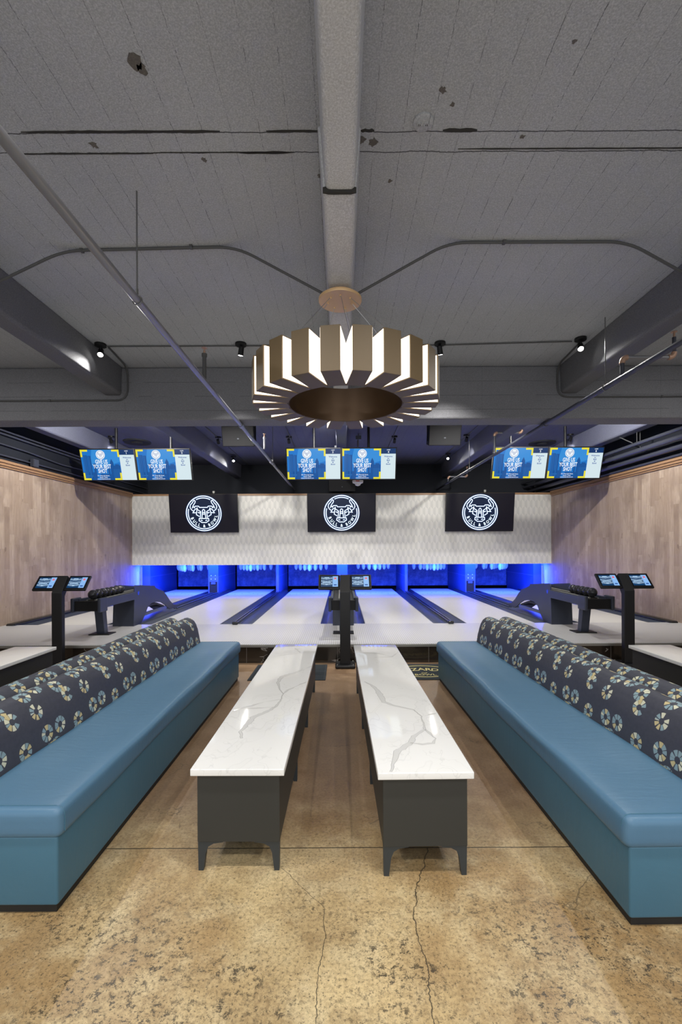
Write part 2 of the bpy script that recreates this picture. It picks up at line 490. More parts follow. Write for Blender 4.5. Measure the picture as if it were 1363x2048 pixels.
# approach platform
struct(MB().box(-XW, XW, 6.115, YF, 0, LZ-.002).box(-XW, XW, 6.09, YF, LZ-.006, LZ).build('floor_platform', 'approach'), 'pale ruled approach platform raised above the concrete floor')
struct(MB().box(-XW, XW, 6.10, 6.1145, 0, LZ-.04).build('trim_1', 'riser'), 'dark marble riser below the approach')
struct(MB().box(-XW, XW, 6.085, 6.1145, LZ-.04, LZ-.0062).build('trim_2', 'alu', bevel=.002), 'brushed metal nosing along the approach edge')
struct(MB().box(-XW, XW, YF+.001, 15.5, 0, .08).build('floor_under_lanes', 'void'))
# side walls: planked panels, wall above
for s, nm in ((-1, 'left'), (1, 'right')):
    a, b = sorted((s*XW, s*(XW+.14)))
    struct(MB().box(a, b, 5.2, 15.5, 0, 3.0).build('wall_'+nm, 'plank'), 'wall of vertical weathered wood planks on the %s' % nm)
    a, b = sorted((s*(XW+.02), s*(XW+.14)))
    struct(MB().box(a, b, 5.2, 13.5, 3.0, ZC).build('wall_upper_'+nm, 'wallup'))
    a, b = sorted((s*6.2, s*6.3))
    struct(MB().box(a, b, -2.5, 5.2, 0, ZC).build('wall_front_'+nm, P('grey_wall', (.25, .24, .23), .7)))
    a, b = sorted((s*(XW-.03), s*(XW+.02))); c, d = sorted((s*(XW-.055), s*(XW-.0301)))
    struct(MB().box(a, b, 5.2, YM-.06, 2.905, 3.03).box(c, d, 5.2, YM-.06, 2.935, 2.955).box(c, d, 5.2, YM-.06, 2.985, 3.03).build('trim_%d' % (4+s), 'trimwood', bevel=.004), 'wooden crown trim on the %s plank wall' % nm)
# masking wall with wallpaper
struct(MB().box(-XW, XW, YM, YM+.06, 1.075, 2.955).build('wall_masking', 'hexpaper'), 'wall panel above the pins papered in pale elongated hexagons')
struct(MB().box(-XW, XW, YM-.03, YM+.07, 2.955, 3.0).box(-XW, XW, YM-.05, YM-.0301, 2.985, 3.0).build('trim_6', 'trimwood', bevel=.003), 'wooden trim along the top of the hexagon papered wall')
struct(MB().box(-XW, XW, 13.4, 13.5, 2.85, ZC).build('wall_back', 'wallup'), 'dark upper back wall')
struct(MB().box(-XW, XW, YM+.07, 13.4, 2.85, 2.9).build('ceiling_pit_front', 'void'))
struct(MB().box(-XW, XW, 13.4, 15.5, 2.75, 2.85).build('ceiling_pit', 'void'))
struct(MB().box(-XW, XW, 15.5, 15.6, 0, 2.85).build('wall_pit', 'void'))
# beams
def beam(x0, x1, y0, y1, z0, mt, taper=.02, label=None):
    c_ = min(.028, (x1-x0)*.1)
    b = MB().prism([(x0+c_, z0), (x1-c_, z0), (x1, z0+c_), (x1+taper, ZC), (x0-taper, ZC), (x0, z0+c_)], 'xz', y0, y1)
    return struct(b.build('ceiling_beam', mt, bevel=.012), label)
beam(-.085, .085, -2.5, 2.62, ZB, 'beam', .03, 'central concrete beam above the chandelier, near part')
beam(-.10, .092, 2.62, 6.12, ZB-.006, 'beam', .03, 'central concrete beam above the chandelier, far part with a joint')
beam(-.10, .10, 6.47, 13.4, ZB, 'beam_far', .02)
for s in (-1, 1):
    a, b = sorted((s*2.95, s*3.18)); n = 'left' if s < 0 else 'right'
    beam(a, b, -2.5, 6.12, ZB, 'beam_shaded', .012, 'long concrete beam %s of the seating' % n)
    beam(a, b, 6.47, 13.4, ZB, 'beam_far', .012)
    a, b = sorted((s*5.15, s*5.38)); beam(a, b, -2.5, 6.12, ZB, 'beam_shaded', .012); beam(a, b, 6.47, 13.4, ZB, 'beam_far', .012)
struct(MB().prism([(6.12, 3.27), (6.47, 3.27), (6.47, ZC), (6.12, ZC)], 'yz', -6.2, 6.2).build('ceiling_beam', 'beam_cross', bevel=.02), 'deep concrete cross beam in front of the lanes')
# spalled chips and open joints in the ceiling (things of the slab itself)
def jag(x0, x1, y, w, name='ceiling_joint'):
    n = max(6, int((x1-x0)/.05)); top = []; bot = []
    for i in range(n+1):
        t = i/n; xx = x0+(x1-x0)*t; e = min(1, min(t, 1-t)*8+.25)
        top.append((xx, y+w*e*(.5+random.random()*.5))); bot.append((xx, y-w*e*(.5+random.random()*.5)))
    v = top+bot[::-1]
    return v
jm = P('open_joint', (.03, .028, .025), .9)
b = MB()
for (x0, x1, y, w) in ((-1.86, -.70, 2.655, .009), (-.43, -.13, 2.655, .007), (-2.0, -1.15, 2.803, .004), (-1.15, -.28, 2.797, .003), (-.62, -.30, 2.80, .010),
                       (.12, .20, 2.655, .012), (.60, .80, 2.655, .013), (.72, 2.25, 2.78, .0045)):
    b.prism(jag(x0, x1, y, w), 'xy', ZC-.0035, ZC+.01)
chip = MB()
for (cx, cy, r) in ((-1.02, 2.27, .045), (-1.0, 2.31, .03), (-1.48, 2.74, .025), (-.85, 2.85, .018), (.13, 2.71, .03), (.20, 2.73, .03), (.33, 3.02, .016), (-.13, 2.98, .018), (1.13, 2.19, .012), (1.08, 2.7, .016), (.55, 2.42, .02), (.62, 2.5, .014)):
    n = 14; chip.prism([(cx+r*(.45+random.random()*.8)*math.cos(2*PI*k/n), cy+r*(.45+random.random()*.8)*math.sin(2*PI*k/n)) for k in range(n)], 'xy', ZC-.003, ZC+.01)
struct(chip.build('ceiling_chip', concrete('chipped_concrete', (.11, .10, .09), False)), 'rough chipped spots in the concrete ceiling')
struct(b.build('ceiling_joint', jm), 'dark open board joints and chips in the concrete ceiling')
struct(MB().prism([(x_, y_) for x_, y_ in jag(-.1, .093, 2.62, .014)], 'xy', ZB-.012, ZB+.02).build('beam_joint', jm), 'dark open joint across the central beam')

# ------------------------------------------------------------------ lanes
ordn = ['leftmost', 'second from left', 'third from left', 'fourth from left', 'fifth from left', 'rightmost']
LX = [-4.568, -2.650, -.943, .969, 2.685, 4.60]
LW = .574
for i, cx in enumerate(LX):
    b = MB().box(-LW, LW, 0, 14.1-YF, -.15, 0)
    b.mat(1)
    for k in range(-3, 4):
        yy = 5.30-abs(k)*.19; b.prism([(k*.157+.013*math.cos(q*PI/4), yy+.03*math.sin(q*PI/4)) for q in range(8)], 'xy', 0, .0006)
    o = b.build('bowling_lane', ['lane', 'black'], loc=(cx, YF+.002, LZ-.0005))
    tag(o, 'pale bowling lane with a row of dark dots, %s of the six lanes' % ordn[i], 'bowling lane', 'bowling lanes')

def gutter_profile(b, x0, x1, lip=.012):
    n = 10; top = []
    for k in range(n+1):
        t = k/n; top.append((x0+lip+(x1-x0-2*lip)*t, -.012-.075*math.sin(PI*t)))
    poly = [(x0, -.15), (x0, -.004), (x0+lip, -.004)]+top+[(x1-lip, -.004), (x1, -.004), (x1, -.15)]
    n_ = len(poly)
    # walk as strips so the concave outline stays clean
    v = [(p[0], 0, p[1]) for p in poly[1:-1]]+[(p[0], GL, p[1]) for p in poly[1:-1]]; m_ = len(poly)-2
    b.add(v, [(i, i+1, m_+i+1, m_+i) for i in range(m_-1)])
    b.add([(x0, 0, -.15), (x1, 0, -.15), (x1, 0, -.1), (x0, 0, -.1)], [(0, 1, 2, 3)])
GL = 14.1-YF
gaps = [(-5.645, LX[0]-LW, 'edge')]
for i in range(5): gaps.append((LX[i]+LW, LX[i+1]-LW, 'wide' if i in (0, 2, 4) else 'narrow'))
gaps.append((LX[5]+LW, 5.645, 'edge'))
gl = ['along the left plank wall', 'between the leftmost and second lanes', 'between the second and third lanes', 'between the two middle lanes',
      'between the fourth and fifth lanes', 'between the fifth and rightmost lanes', 'along the right plank wall']
for i, (a, b_, kind) in enumerate(gaps):
    cx = (a+b_)/2; w = (b_-a)/2-.002
    t = thing('lane_gutter', 'dark channel gutter %s' % gl[i], 'gutter', (cx, YF+.003, LZ), 0, 'lane gutters')
    if kind == 'edge':
        s = -1 if i == 0 else 1
        g = MB(); xa, xb = (-w+.17, w) if s < 0 else (-w, w-.17)
        gutter_profile(g, xa, xb); g.build('channel', 'gutter', t, True)
        # raised rail with rounded nose against the wall
        rx = s*(w-.08)
        MB().rbox(rx-.075, rx+.075, -.09, GL, -.14, .035, .032, (1, 8, 1)).build('edge_rail', 'black_gloss', t, True)
    else:
        cw = .055 if kind == 'narrow' else .155
        g = MB(); gutter_profile(g, -w, -cw); gutter_profile(g, cw, w); g.build('channel', 'gutter', t, True)
        MB().rbox(-cw, cw, 0, GL, -.14, .004, .01, (1, 4, 1)).build('cap', 'gutter', t, True)
        if kind == 'narrow':
            for q in (-.028, .028):
                MB().tube([(q*.6, -.05, .016), (q*.8, .1, .03), (q, .35, .035), (q, 5.2, .035)], .016, 10).build('rail', 'black_gloss', t, True)
            MB().rbox(-.05, .05, -.09, -.02, .0, .05, .02, (1, 1, 1)).build('rail_nose', 'black_gloss', t, True)
        else:
            for q in (-.10, -.05, .05, .10):
                MB().tube([(q, 1.95, .018), (q, 5.2, .018)], .014, 8).build('rail', 'gutter', t, True)

# pit curtains, kickback partitions
for i, cx in enumerate(LX):
    xa = gaps[i][1]; xb = gaps[i+1][0]
    t = thing('pit_curtain', 'blue-lit padded back curtain behind the pins, %s of six' % ordn[i], 'curtain', (cx, 15.1, LZ-.02), 0, 'pit curtains')
    MB().box(-.83 if i not in (0, 5) else -.86, .83 if i not in (0, 5) else .86, 0, .04, 0.03, .86).build('curtain_sheet', 'curtain', t, bevel=.006)
    MB().box(-.83, .83, -.02, -.001, .80, .86).build('top_rail', 'kick', t)
    struct(MB().box(-.82, .82, .045, .06, .9, 1.9).build('curtain_support', 'void', t))
    t.children[-1].pop('kind', None)
div = [(-5.57, .11, 'against the left wall'), (-3.665, .145, 'right of the leftmost lane'), (-1.835, .04, 'between the second and third lanes'), (.012, .15, 'behind the middle kiosk'),
       (1.835, .04, 'between the fourth and fifth lanes'), (3.66, .145, 'left of the rightmost lane'), (5.57, .11, 'against the right wall')]
for i, (cx, hw, lb) in enumerate(div):
    t = thing('pin_deck_partition', 'upright blue-lit partition beside the pins, %s' % lb, 'partition', (cx, 12.98, LZ-.10), 0, 'pin deck partitions')
    if hw > .12:   # ball return pillars with a mouth
        MB().box(-hw, hw, .02, 2.1, -.07, 1.9).build('panel', 'kick', t)
        MB().box(-hw, hw, 0, .0195, .42, 1.9).box(-hw, -hw+.035, 0, .0195, .1, .42).box(hw-.035, hw, 0, .0195, .1, .42).build('front_plate', 'kick', t, bevel=.003)
        MB().box(-hw+.035, hw-.035, .012, .0195, .1, .42).build('mouth', 'plinth', t)
        MB().box(-.06, .06, -.004, .0, .35, .41).build('mouth_flap', 'kick', t)
        for px in (-.06, .06):
            for pz in (.50, .60):
                MB().lathe([(.012, 0), (.012, .006)], (0, 0, 0), 8).build('bolt', 'pin', t, loc=(px, -.0001, pz)).rotation_euler = (R(90), 0, 0)
    else:
        MB().box(-hw, hw, 0, 2.1, -.07, 1.9).build('panel', 'kick', t, bevel=.004)
    for s in (-1, 1):
        MB().box(s*hw-.006, s*hw+.006, .05, 2.1, .56, .575).build('rub_strip', 'navy', t)
for s in (-1, 1):
    o = MB().box(-.018, .018, 0, .03, 0, .85).build('light_strip', 'jamb', loc=(s*5.655, 12.84, LZ-.10))
    light('strip_glow', 'AREA', (-s*.06, -.03, .45), 24, (.02, .05, 1), .05, (-s*.3, -2, .5), o, size_y=.8)
    tag(o, 'thin glowing blue-white upright strip at the %s end of the lanes' % ('left' if s < 0 else 'right'), 'strip')

# hanging pins
prof = [(.016, 0), (.030, .014), (.046, .045), (.056, .085), (.058, .11), (.053, .145), (.040, .18), (.029, .205), (.027, .22), (.033, .245), (.032, .262), (.02, .28), (.005, .286)]
pin0 = None
rows = [(13.25, [0]), (13.51, [-.155, .155]), (13.78, [-.31, 0, .31]), (14.05, [-.465, -.155, .155, .465])]
rown = ['front row', 'second row', 'third row', 'back row']
posn = {1: ['alone'], 2: ['left', 'right'], 3: ['left', 'middle', 'right'], 4: ['far left', 'inner left', 'inner right', 'far right']}
zj = [-.012, .0, -.004, .012, -.006, .006]
for i, cx in enumerate(LX):
    r_ = MB().box(-.55, .55, 13.2, 14.1, 1.62+zj[i], 1.72+zj[i]).box(-.3, .3, 13.5, 13.8, 1.72+zj[i], 2.7495).build('pin_hoist', 'void', loc=(cx, 0, 0))
    tag(r_, 'dark overhead hoist holding the pin strings, %s of six' % ordn[i], 'hoist', 'pin hoists')
    for ri, (yy, xs) in enumerate(rows):
        for k, xx in enumerate(xs):
            if pin0 is None:
                pin0 = bpy.data.objects.new('bowling_pin', None); C.objects.link(pin0)
                MB().lathe(prof, (0, 0, 0), 16).build('pin_body', 'pin', pin0, True)
                MB().tube([(0, 0, .284), (0, 0, .762)], .004, 5).build('string', 'string', pin0)
                t = pin0
            else: t = copy_tree(pin0)
            t.location = (cx+xx, yy, .858+zj[i])
            tag(t, 'white bowling pin hanging over the %s lane, %s, %s' % (ordn[i].replace(' from left', ' (from left)'), rown[ri], posn[len(xs)][k]), 'bowling pin', 'hanging bowling pins')
for s in (-1, 0, 1):
    n = {-1: 'left', 0: 'middle', 1: 'right'}[s]
    t = thing('led_strip', 'blue glowing light strip behind the %s part of the papered panel' % n, 'light strip', (s*3.75, 12.55, 1.22), 0, 'blue light strips')
    MB().box(-1.8, 1.8, -.02, .02, 0, .02).box(-1.5, -1.45, -.14, -.02, 0, .015).box(1.45, 1.5, -.14, -.02, 0, .015).build('housing', 'alu', t)
    MB().box(-1.8, 1.8, -.015, .015, -.012, -.0005).build('glowing_lens', 'blueled', t)
    light('blue_glow', 'AREA', (0, .06, -.04), 230, (.010, .08, 1), 3.6, (0, .9, -1.1), t, size_y=.10)

# ------------------------------------------------------------------ ball returns
side = [(0, 0), (.045, .64), (.075, .672), (.09, .675)]+[(.86, .60), (.885, .56), (.94, .535), (1.10, .50), (1.25, .465), (1.40, .385), (1.58, .25), (1.78, .14), (2.08, .085),
        (2.08, .062), (1.62, .064), (1.48, .12), (1.34, .19), (1.16, .26), (.98, .29), (.82, .30), (.68, .292), (.56, .25), (.48, .16), (.30, .008), (.16, 0)]
def strips(b, poly, x0, x1):
    """extrude a concave yz outline; caps tessellated"""
    from mathutils.geometry import tessellate_polygon
    n = len(poly); v = [(x0, p[0], p[1]) for p in poly]+[(x1, p[0], p[1]) for p in poly]
    tr = tessellate_polygon([[Vector((p[0], p[1], 0)) for p in poly]])
    f = [(i, (i+1) % n, (i+1) % n+n, i+n) for i in range(n)]+[tuple(t) for t in tr]+[tuple(q+n for q in reversed(t)) for t in tr]
    b.add(v, f); return b
def ball_return(cx, label, balls, bl, sgn):
    t = thing('ball_return', label, 'ball return', (cx, 7.53, LZ), 0, 'ball returns')
    HW = .165
    for s in (-1, 1):
        o = strips(MB(), side, s*HW-.009, s*HW+.009).build('hood_side', 'hood', t)
        MB().poly([(0, 0), (.03, -.0), (.04, .03), (.055, .06), (.035, .045), (.03, .075), (.015, .05), (0, .07), (-.003, .045), (-.02, .055), (-.012, .03)], 0).build('emblem', EMBLEM, o)
        e = o.children[0]; e.rotation_euler = (0, 0, R(90*s)); e.location = (s*(HW+.0102), .17, .50)
    MB().prism([(.0, 0), (.035, 0), (.078, .47), (.043, .47)], 'yz', -HW+.01, HW-.01).build('hood_front', 'hood', t)
    MB().prism([(.86, .59), (.9, .545), (1.1, .49), (1.25, .452), (1.4, .372), (1.58, .24), (1.6, .25), (1.42, .39), (1.26, .472), (1.1, .508), (.9, .57)], 'yz', -HW+.01, HW-.01).build('hood_cover', 'hood', t, True)
    MB().prism([(.56, .24), (.68, .283), (.98, .278), (1.34, .18), (1.34, .15), (.98, .24), (.7, .245)], 'yz', -HW+.01, HW-.01).build('lift_tunnel', 'plinth', t)
    for q in (-.06, .06): MB().tube([(q, -.95, .545), (q, .9, .56)], .012, 8).build('ball_rail', 'alu', t, True)
    MB().box(-HW+.015, HW-.015, -.95, .85, .47, .53).build('rack_tray', 'plinth', t)
    for s in (-1, 1): MB().box(s*.17-.02, s*.17+.02, -.98, .05, .44, .565).build('rack_rail', 'hood', t, bevel=.006)
    # end tray with raised lips
    MB().box(-.19, .19, -1.08, -1.05, .40, .545).box(-.19, .19, -1.05, -.98, .40, .42).build('rack_end', 'black', t, bevel=.008)
    for s in (-1, 1): MB().box(s*.19-.022, s*.19+.022, -1.11, -.9, .385, .585).build('end_bumper', 'hood', t, bevel=.012)
    MB().prism([(-.78, .44), (-.66, .44), (-.60, .012), (-.70, .012)], 'yz', -.06, .06).build('leg', 'hood', t, bevel=.004)
    MB().box(-.155, .155, -.76, -.54, 0, .014).build('foot_plate', 'black', t, bevel=.004)
    nth = ['nearest the seating', 'second from the near end', 'third from the near end', 'fourth from the near end', 'fifth from the near end', 'sixth from the near end', 'seventh and farthest']
    for k in range(balls):
        o = MB().lathe([(.068*math.sin(PI*(q+.02)/12.04), -.068*math.cos(PI*q/12)) for q in range(13)], (0, 0, 0), 20).build('bowling_ball', 'ball', None, True, loc=(cx-sgn*.0, 6.62+k*.136, LZ+.623))
        tag(o, 'small black bowling ball on the %s rack, %s' % (bl, nth[k]), 'bowling ball', 'balls on the %s rack' % bl)
EMBLEM = P('emblem_blue', srgb(30, 70, 230), .4)
ball_return(-3.62, 'dark slate ball return with a curved hood, left one, seven balls on its rack', 7, 'left', -1)
ball_return(.02, 'dark slate ball return hidden behind the middle kiosk post', 0, '', 1)
ball_return(3.64, 'dark slate ball return with a curved hood, right one, five balls on its rack', 5, 'right', 1)

# ------------------------------------------------------------------ scoring kiosks
def kiosk(cx, label, lb2):
    t = thing('scoring_kiosk', label, 'kiosk', (cx, 5.86, 0), 0, 'scoring kiosks')
    MB().rbox(-.128, .128, -.09, .17, 0, .045, .02, (1, 1, 1)).build('base_plate', 'black', t, True)
    for px in (-.1, .1):
        for py in (-.06, .14): MB().lathe([(.009, 0), (.009, .006), (.004, .009)], (px, py, .044), 8).build('bolt', 'alu', t)
    MB().prism([(-.02, .044), (.05, .044), (.05, .925), (.185, 1.135), (.115, 1.19), (-.02, .975)], 'yz', -.066, .066).build('post', 'black', t, bevel=.006)
    ang = math.atan2(.17, .15)
    for s in (-1, 1):
        # tilted tablet: local plane u across, w along slope
        h = MB(); T = Matrix.Translation((0, .012, 1.01)) @ Matrix.Rotation(-(R(90)-ang), 4, 'X')
        h.x = T
        xa, xb = (-.345, -.067) if s < 0 else (.067, .345)
        h.rbox(xa, xb, 0, .03, 0, .235, .009, (1, 1, 1))
        o = h.build('tablet', 'black', t, True)
        g = MB(); g.x = T; xi, xo = (xa+.012, xb-.004) if s < 0 else (xa+.004, xb-.012)
        y0 = -.0006
        g.rect(xi, xo, .012, .223, y0)
        w = xo-xi; a = xi+.02; b_ = xo-.02; y1 = -.0012; z0, z1 = .035, .205; mx = a+(b_-a)*.68
        g.mat(1).rect(a, mx, z0, z1, y1); g.mat(3).rect(mx+.001, b_, z0, z1, y1)
        g.mat(2); y2 = -.0018
        nc = 9
        for q in range(nc):
            xx = a+(mx-a)*(q+.6)/(nc+.2); e = abs(q-4)/4
            for rr in range(3):
                zz = z0+.022+rr*.045+e*.012; g.rect(xx-.0035, xx+.0035, zz, zz+.028, y2)
        g.rect(a+.02, mx-.02, z0+.062, z0+.072, y2); g.rect(a+.045, mx-.045, z1-.03, z1-.018, y2)
        g.rect(a+.06, mx-.06, z0+.035, z0+.045, y2)
        cxm = (mx+b_)/2
        g.mat(4).rect(cxm-.014, cxm+.014, z1-.05, z1-.022, y2)
        g.mat(5).rect(cxm-.018, cxm+.018, z0+.02, z0+.038, y2)
        g.mat(2).rect(cxm-.012, cxm+.012, z1-.062, z1-.055, y2)
        g.build('display', ['black_gloss', 'k_bg', 'k_pin', 'k_col', 'k_red', 's_text'], o)
kiosk(-3.66, 'black post kiosk with two tilted tablets at the left, beside the patterned sofa back', '')
kiosk(.04, 'black post kiosk with two tilted tablets in the middle, between the two long tables', '')
kiosk(3.69, 'black post kiosk with two tilted tablets at the right, in front of the plank wall', '')

# ------------------------------------------------------------------ floor mats
for s in (-1, 1):
    t = thing('floor_mat', 'plain black rubber mat on the floor under the left table end' if s < 0 else 'black mat with a round gold emblem at the foot of the step', 'mat', (-.65 if s < 0 else 1.0, 5.63, 0))
    MB().rbox(-.455, .455, -.345, .345, 0, .01, .0045, (1, 1, 1)).build('mat_body', 'rubber', t, True)
    b = MB().box(-.43, .43, -.32, .32, .0095, .0112); b.build('mat_pile', P('mat_pile', srgb(30, 38, 44), .95), t)
    if s > 0:
        g = MB()
        def ell(a, c_, w):
            pts = [(a*math.cos(2*PI*k/48), c_*math.sin(2*PI*k/48)) for k in range(48)]
            inn = [(p[0]*(1-w/a), p[1]*(1-w/c_)) for p in pts]; n = 48
            g.add([(p[0], p[1], .0118) for p in pts+inn], [(k, (k+1) % n, n+(k+1) % n, n+k) for k in range(n)])
        ell(.36, .265, .014); ell(.335, .242, .008)
        for ch, xx, zz, rt in zip('WIZARDS', (-.22, -.155, -.095, -.01, .075, .155, .225), (-.02, .03, .05, .06, .05, .03, -.02), (.35, .2, .1, 0, -.1, -.2, -.35)):
            g.text(ch, .17, xx, .0118, zz+.02, .01, rt, .8, 'xy')
            # text() places (x, y, z) with y second
        g.v = [(p[0], p[1], p[2]) for p in g.v]
        nv = MB(); nv.v = [(p[0], p[2] if False else p[1], p[2]) for p in g.v]; nv.f = g.f; nv.mi = g.mi; nv.uv = g.uv
        nv.text('OF', .06, 0, .0118, -.09, .01, 0, 1, 'xy'); nv.text('BOWL', .09, 0, .0118, -.16, .01, 0, 1, 'xy')
        # flatten every glyph to the mat surface: glyphs were translated along y by the height value
        fix = []
        for (X, Y, Z) in nv.v:
            fix.append((X, Y, Z) if abs(Z-.0118) < 1e-5 else (X, Y-.0118+Z, .0118))
        nv.v = fix
        nv.build('gold_emblem', 'goldprint', t)

# ------------------------------------------------------------------ sofas
def sofa(label, L, loc, rz):
    """front edge at local x=0, faces +x, length along +y"""
    t = thing('bench_sofa', label, 'sofa', loc, rz, 'long bench sofas')
    MB().box(-.68, -.026, .026, L-.026, 0, .0345).build('plinth', 'plinth', t)
    MB().rbox(-.70, -.014, .012, L-.012, .034, .330, .012, (2, 8, 2)).build('base', 'vinyl_side', t, True)
    rnd = [random.uniform(-1, 1) for _ in range(60)]
    def sag(p):
        x, y, z = p
        if z > .40:
            k = min(1, max(0, (y-.15)*3))*min(1, max(0, (L-.15-y)*3))
            w = math.sin(y*2.3+1)*.003+math.sin(y*5.1)*.002+math.sin(y*11+2)*.001
            z += k*(w-.012*max(0, 1-abs(x+.22)/.25)**1)
            if x > -.08: x += k*(math.sin(y*3.3)*.004+math.sin(y*7.7+x*9)*.002)
        elif x > -.05: x += .004*math.sin(y*4.1)*min(1, y*3)
        return (x, y, z)
    c = MB().rbox(-.475, .006, 0, L, .318, .450, .034, (8, 60, 3), sag).build('seat_cushion', 'vinyl', t, True)
    # stitched seams round the near and far end of the cushion
    for yy in (.032, L-.032):
        pts = [(-.46, yy, .4505), (-.03, yy, .4505), (-.010, yy, .445), (.003, yy, .428), (.0070, yy, .405), (.0065, yy, .342)]
        MB().tube(pts, .0022, 6).build('piping', 'vinyl_side', c, True)
    # patterned back roll
    pr = [(-.452, .345), (-.458, .45), (-.470, .53), (-.486, .60), (-.506, .655), (-.532, .698), (-.565, .726), (-.603, .737), (-.640, .728), (-.672, .704), (-.692, .668), (-.699, .62), (-.6995, .345)]
    # refine
    fine = []
    for i in range(len(pr)-1):
        for k in range(3):
            q = k/3; fine.append((pr[i][0]*(1-q)+pr[i+1][0]*q, pr[i][1]*(1-q)+pr[i+1][1]*q))
    fine.append(pr[-1])
    arcl = [0]
    for i in range(1, len(fine)): arcl.append(arcl[-1]+math.dist(fine[i-1], fine[i]))
    base = .105
    ys = [0, .008, .02, .04]+[.04+(L-.08)*k/40 for k in range(1, 40)]+[L-.04, L-.02, L-.008, L]
    ins = [.03, .014, .004, 0]+[0]*39+[0, .004, .014, .03]
    cx, cz = -.58, .52
    v = []; uv = []; f = []; n = len(fine)
    for yy, d in zip(ys, ins):
        for k, (px, pz) in enumerate(fine):
            q = Vector((px-cx, max(0, pz-cz))); ln = q.length or 1
            wob = .0018*math.sin(yy*6+k*.5) if 0 < k < n-1 else 0
            s_ = (1-(d-wob)/max(ln, .1))
            v.append((cx+(px-cx)*s_, yy, (cz+(pz-cz)*s_) if pz > cz else pz)); uv.append((yy, arcl[k]-base))
    for i in range(len(ys)-1):
        for k in range(n-1): f.append((i*n+k, i*n+k+1, (i+1)*n+k+1, (i+1)*n+k))
    b = MB().add(v, f, uv)
    for i in (0, len(ys)-1):
        vs = v[i*n:(i+1)*n]; b.add(vs, [tuple(range(n)) if i else tuple(range(n-1, -1, -1))], [(p[0]+.1, p[2]-.5) for p in vs])
    b.build('backrest', 'print', t, True)
    return t
L1 = 3.425
sofa('blue sofa with ring-patterned back at the left, facing the left table', L1, (-1.195, 1.915, 0), 0)
sofa('outer left sofa, back to back with the blue one, mostly hidden behind its backrest', L1, (-2.598, 1.915+L1, 0), PI)
rr = R(-.8)
def rp(x, y):  # pair on the right is turned very slightly
    return (1.10+(x*math.cos(-rr)-y*math.sin(-rr)), 5.30+(x*math.sin(-rr)+y*math.cos(-rr)), 0)
L2 = 3.466
sofa('blue sofa with ring-patterned back at the right, facing the right table', L2, rp(0, 0), PI-rr)
sofa('outer right sofa, back to back with the blue one, mostly hidden behind its backrest', L2, rp(1.403, -L2), -rr)

# ------------------------------------------------------------------ tables
M['vein'] = P('quartz_vein', srgb(214, 214, 212), .06); M['vein_edge'] = P('quartz_vein_edge', srgb(178, 178, 176), .06)
VL = [[(0.226, 1.873), (0.126, 1.696), (-0.0, 1.534), (-0.006, 1.385), (0.026, 1.22), (0.071, 1.103), (0.072, 0.954), (0.058, 0.847), (0.02, 0.767), (-0.056, 0.654), (-0.071, 0.533), (-0.082, 0.437), (-0.055, 0.347)], [(0.222, 1.40), (0.171, 1.326), (0.095, 1.193), (0.071, 1.103)],
      [(0.067, 0.99), (-0.037, 0.933), (-0.124, 0.848), (-0.214, 0.768)], [(0.067, 0.835), (-0.06, 0.819), (-0.173, 0.808)], [(-0.218, 2.202), (-0.061, 2.288), (0.042, 2.333), (0.165, 2.425)], [(-0.009, 2.598), (0.07, 2.379)]]
VR = [[(-0.192, 1.435), (-0.131, 1.305), (-0.105, 1.15), (-0.093, 0.964), (-0.028, 0.89), (0.082, 0.814), (0.11, 0.699), (0.103, 0.594), (0.091, 0.496), (0.012, 0.407), (-0.021, 0.323), (-0.105, 0.22), (-0.138, 0.102), (-0.164, 0.012)], [(0.091, 0.496), (0.127, 0.375), (0.102, 0.314), (0.041, 0.305), (-0.021, 0.323)],
      [(0.132, 0.706), (0.218, 0.751)], [(-0.161, 2.16), (-0.01, 2.224), (0.116, 2.22), (0.206, 2.416)], [(-0.146, 2.409), (0.004, 2.367), (0.118, 2.237)]]
def veins(b, lists, w, z):
    rg = random.Random(3)
    for li, l in enumerate(lists):
        pts = []
        for i in range(len(l)-1):
            n_ = max(2, int(math.dist(l[i], l[i+1])/.022))
            for k in range(n_):
                q = k/n_; pts.append((l[i][0]*(1-q)+l[i+1][0]*q+rg.uniform(-.003, .003), l[i][1]*(1-q)+l[i+1][1]*q))
        pts.append(l[-1]); n_ = len(pts); A = []; B = []
        for i, p in enumerate(pts):
            a = pts[max(0, i-1)]; c = pts[min(n_-1, i+1)]; d = Vector((c[0]-a[0], c[1]-a[1])).normalized(); nn = Vector((-d.y, d.x))
            t_ = i/(n_-1); ww = (.019 if li == 0 else .011)*(.55+.45*math.sin(t_*9+li))*(.3+.7*min(1, 5*min(t_, 1-t_)))
            ja, jb = ww*rg.uniform(.7, 1.3), ww*rg.uniform(.7, 1.3)
            cl = lambda x: max(-w/2+.003, min(w/2-.003, x))
            A.append((cl(p[0]+nn.x*ja), p[1]+nn.y*ja)); B.append((cl(p[0]-nn.x*jb), p[1]-nn.y*jb))
        b.mat(1).add([(p[0], p[1], z) for p in A+B], [(i, n_+i, n_+i+1, i+1) for i in range(n_-1)])
        for E_ in (A, B):
            e = .0012 if li == 0 else .0009
            b.mat(2).add([(cl(p[0]-e), p[1], z+.0002) for p in E_]+[(cl(p[0]+e), p[1]+e, z+.0002) for p in E_], [(i, n_+i, n_+i+1, i+1) for i in range(n_-1)])
    b.mat(0)
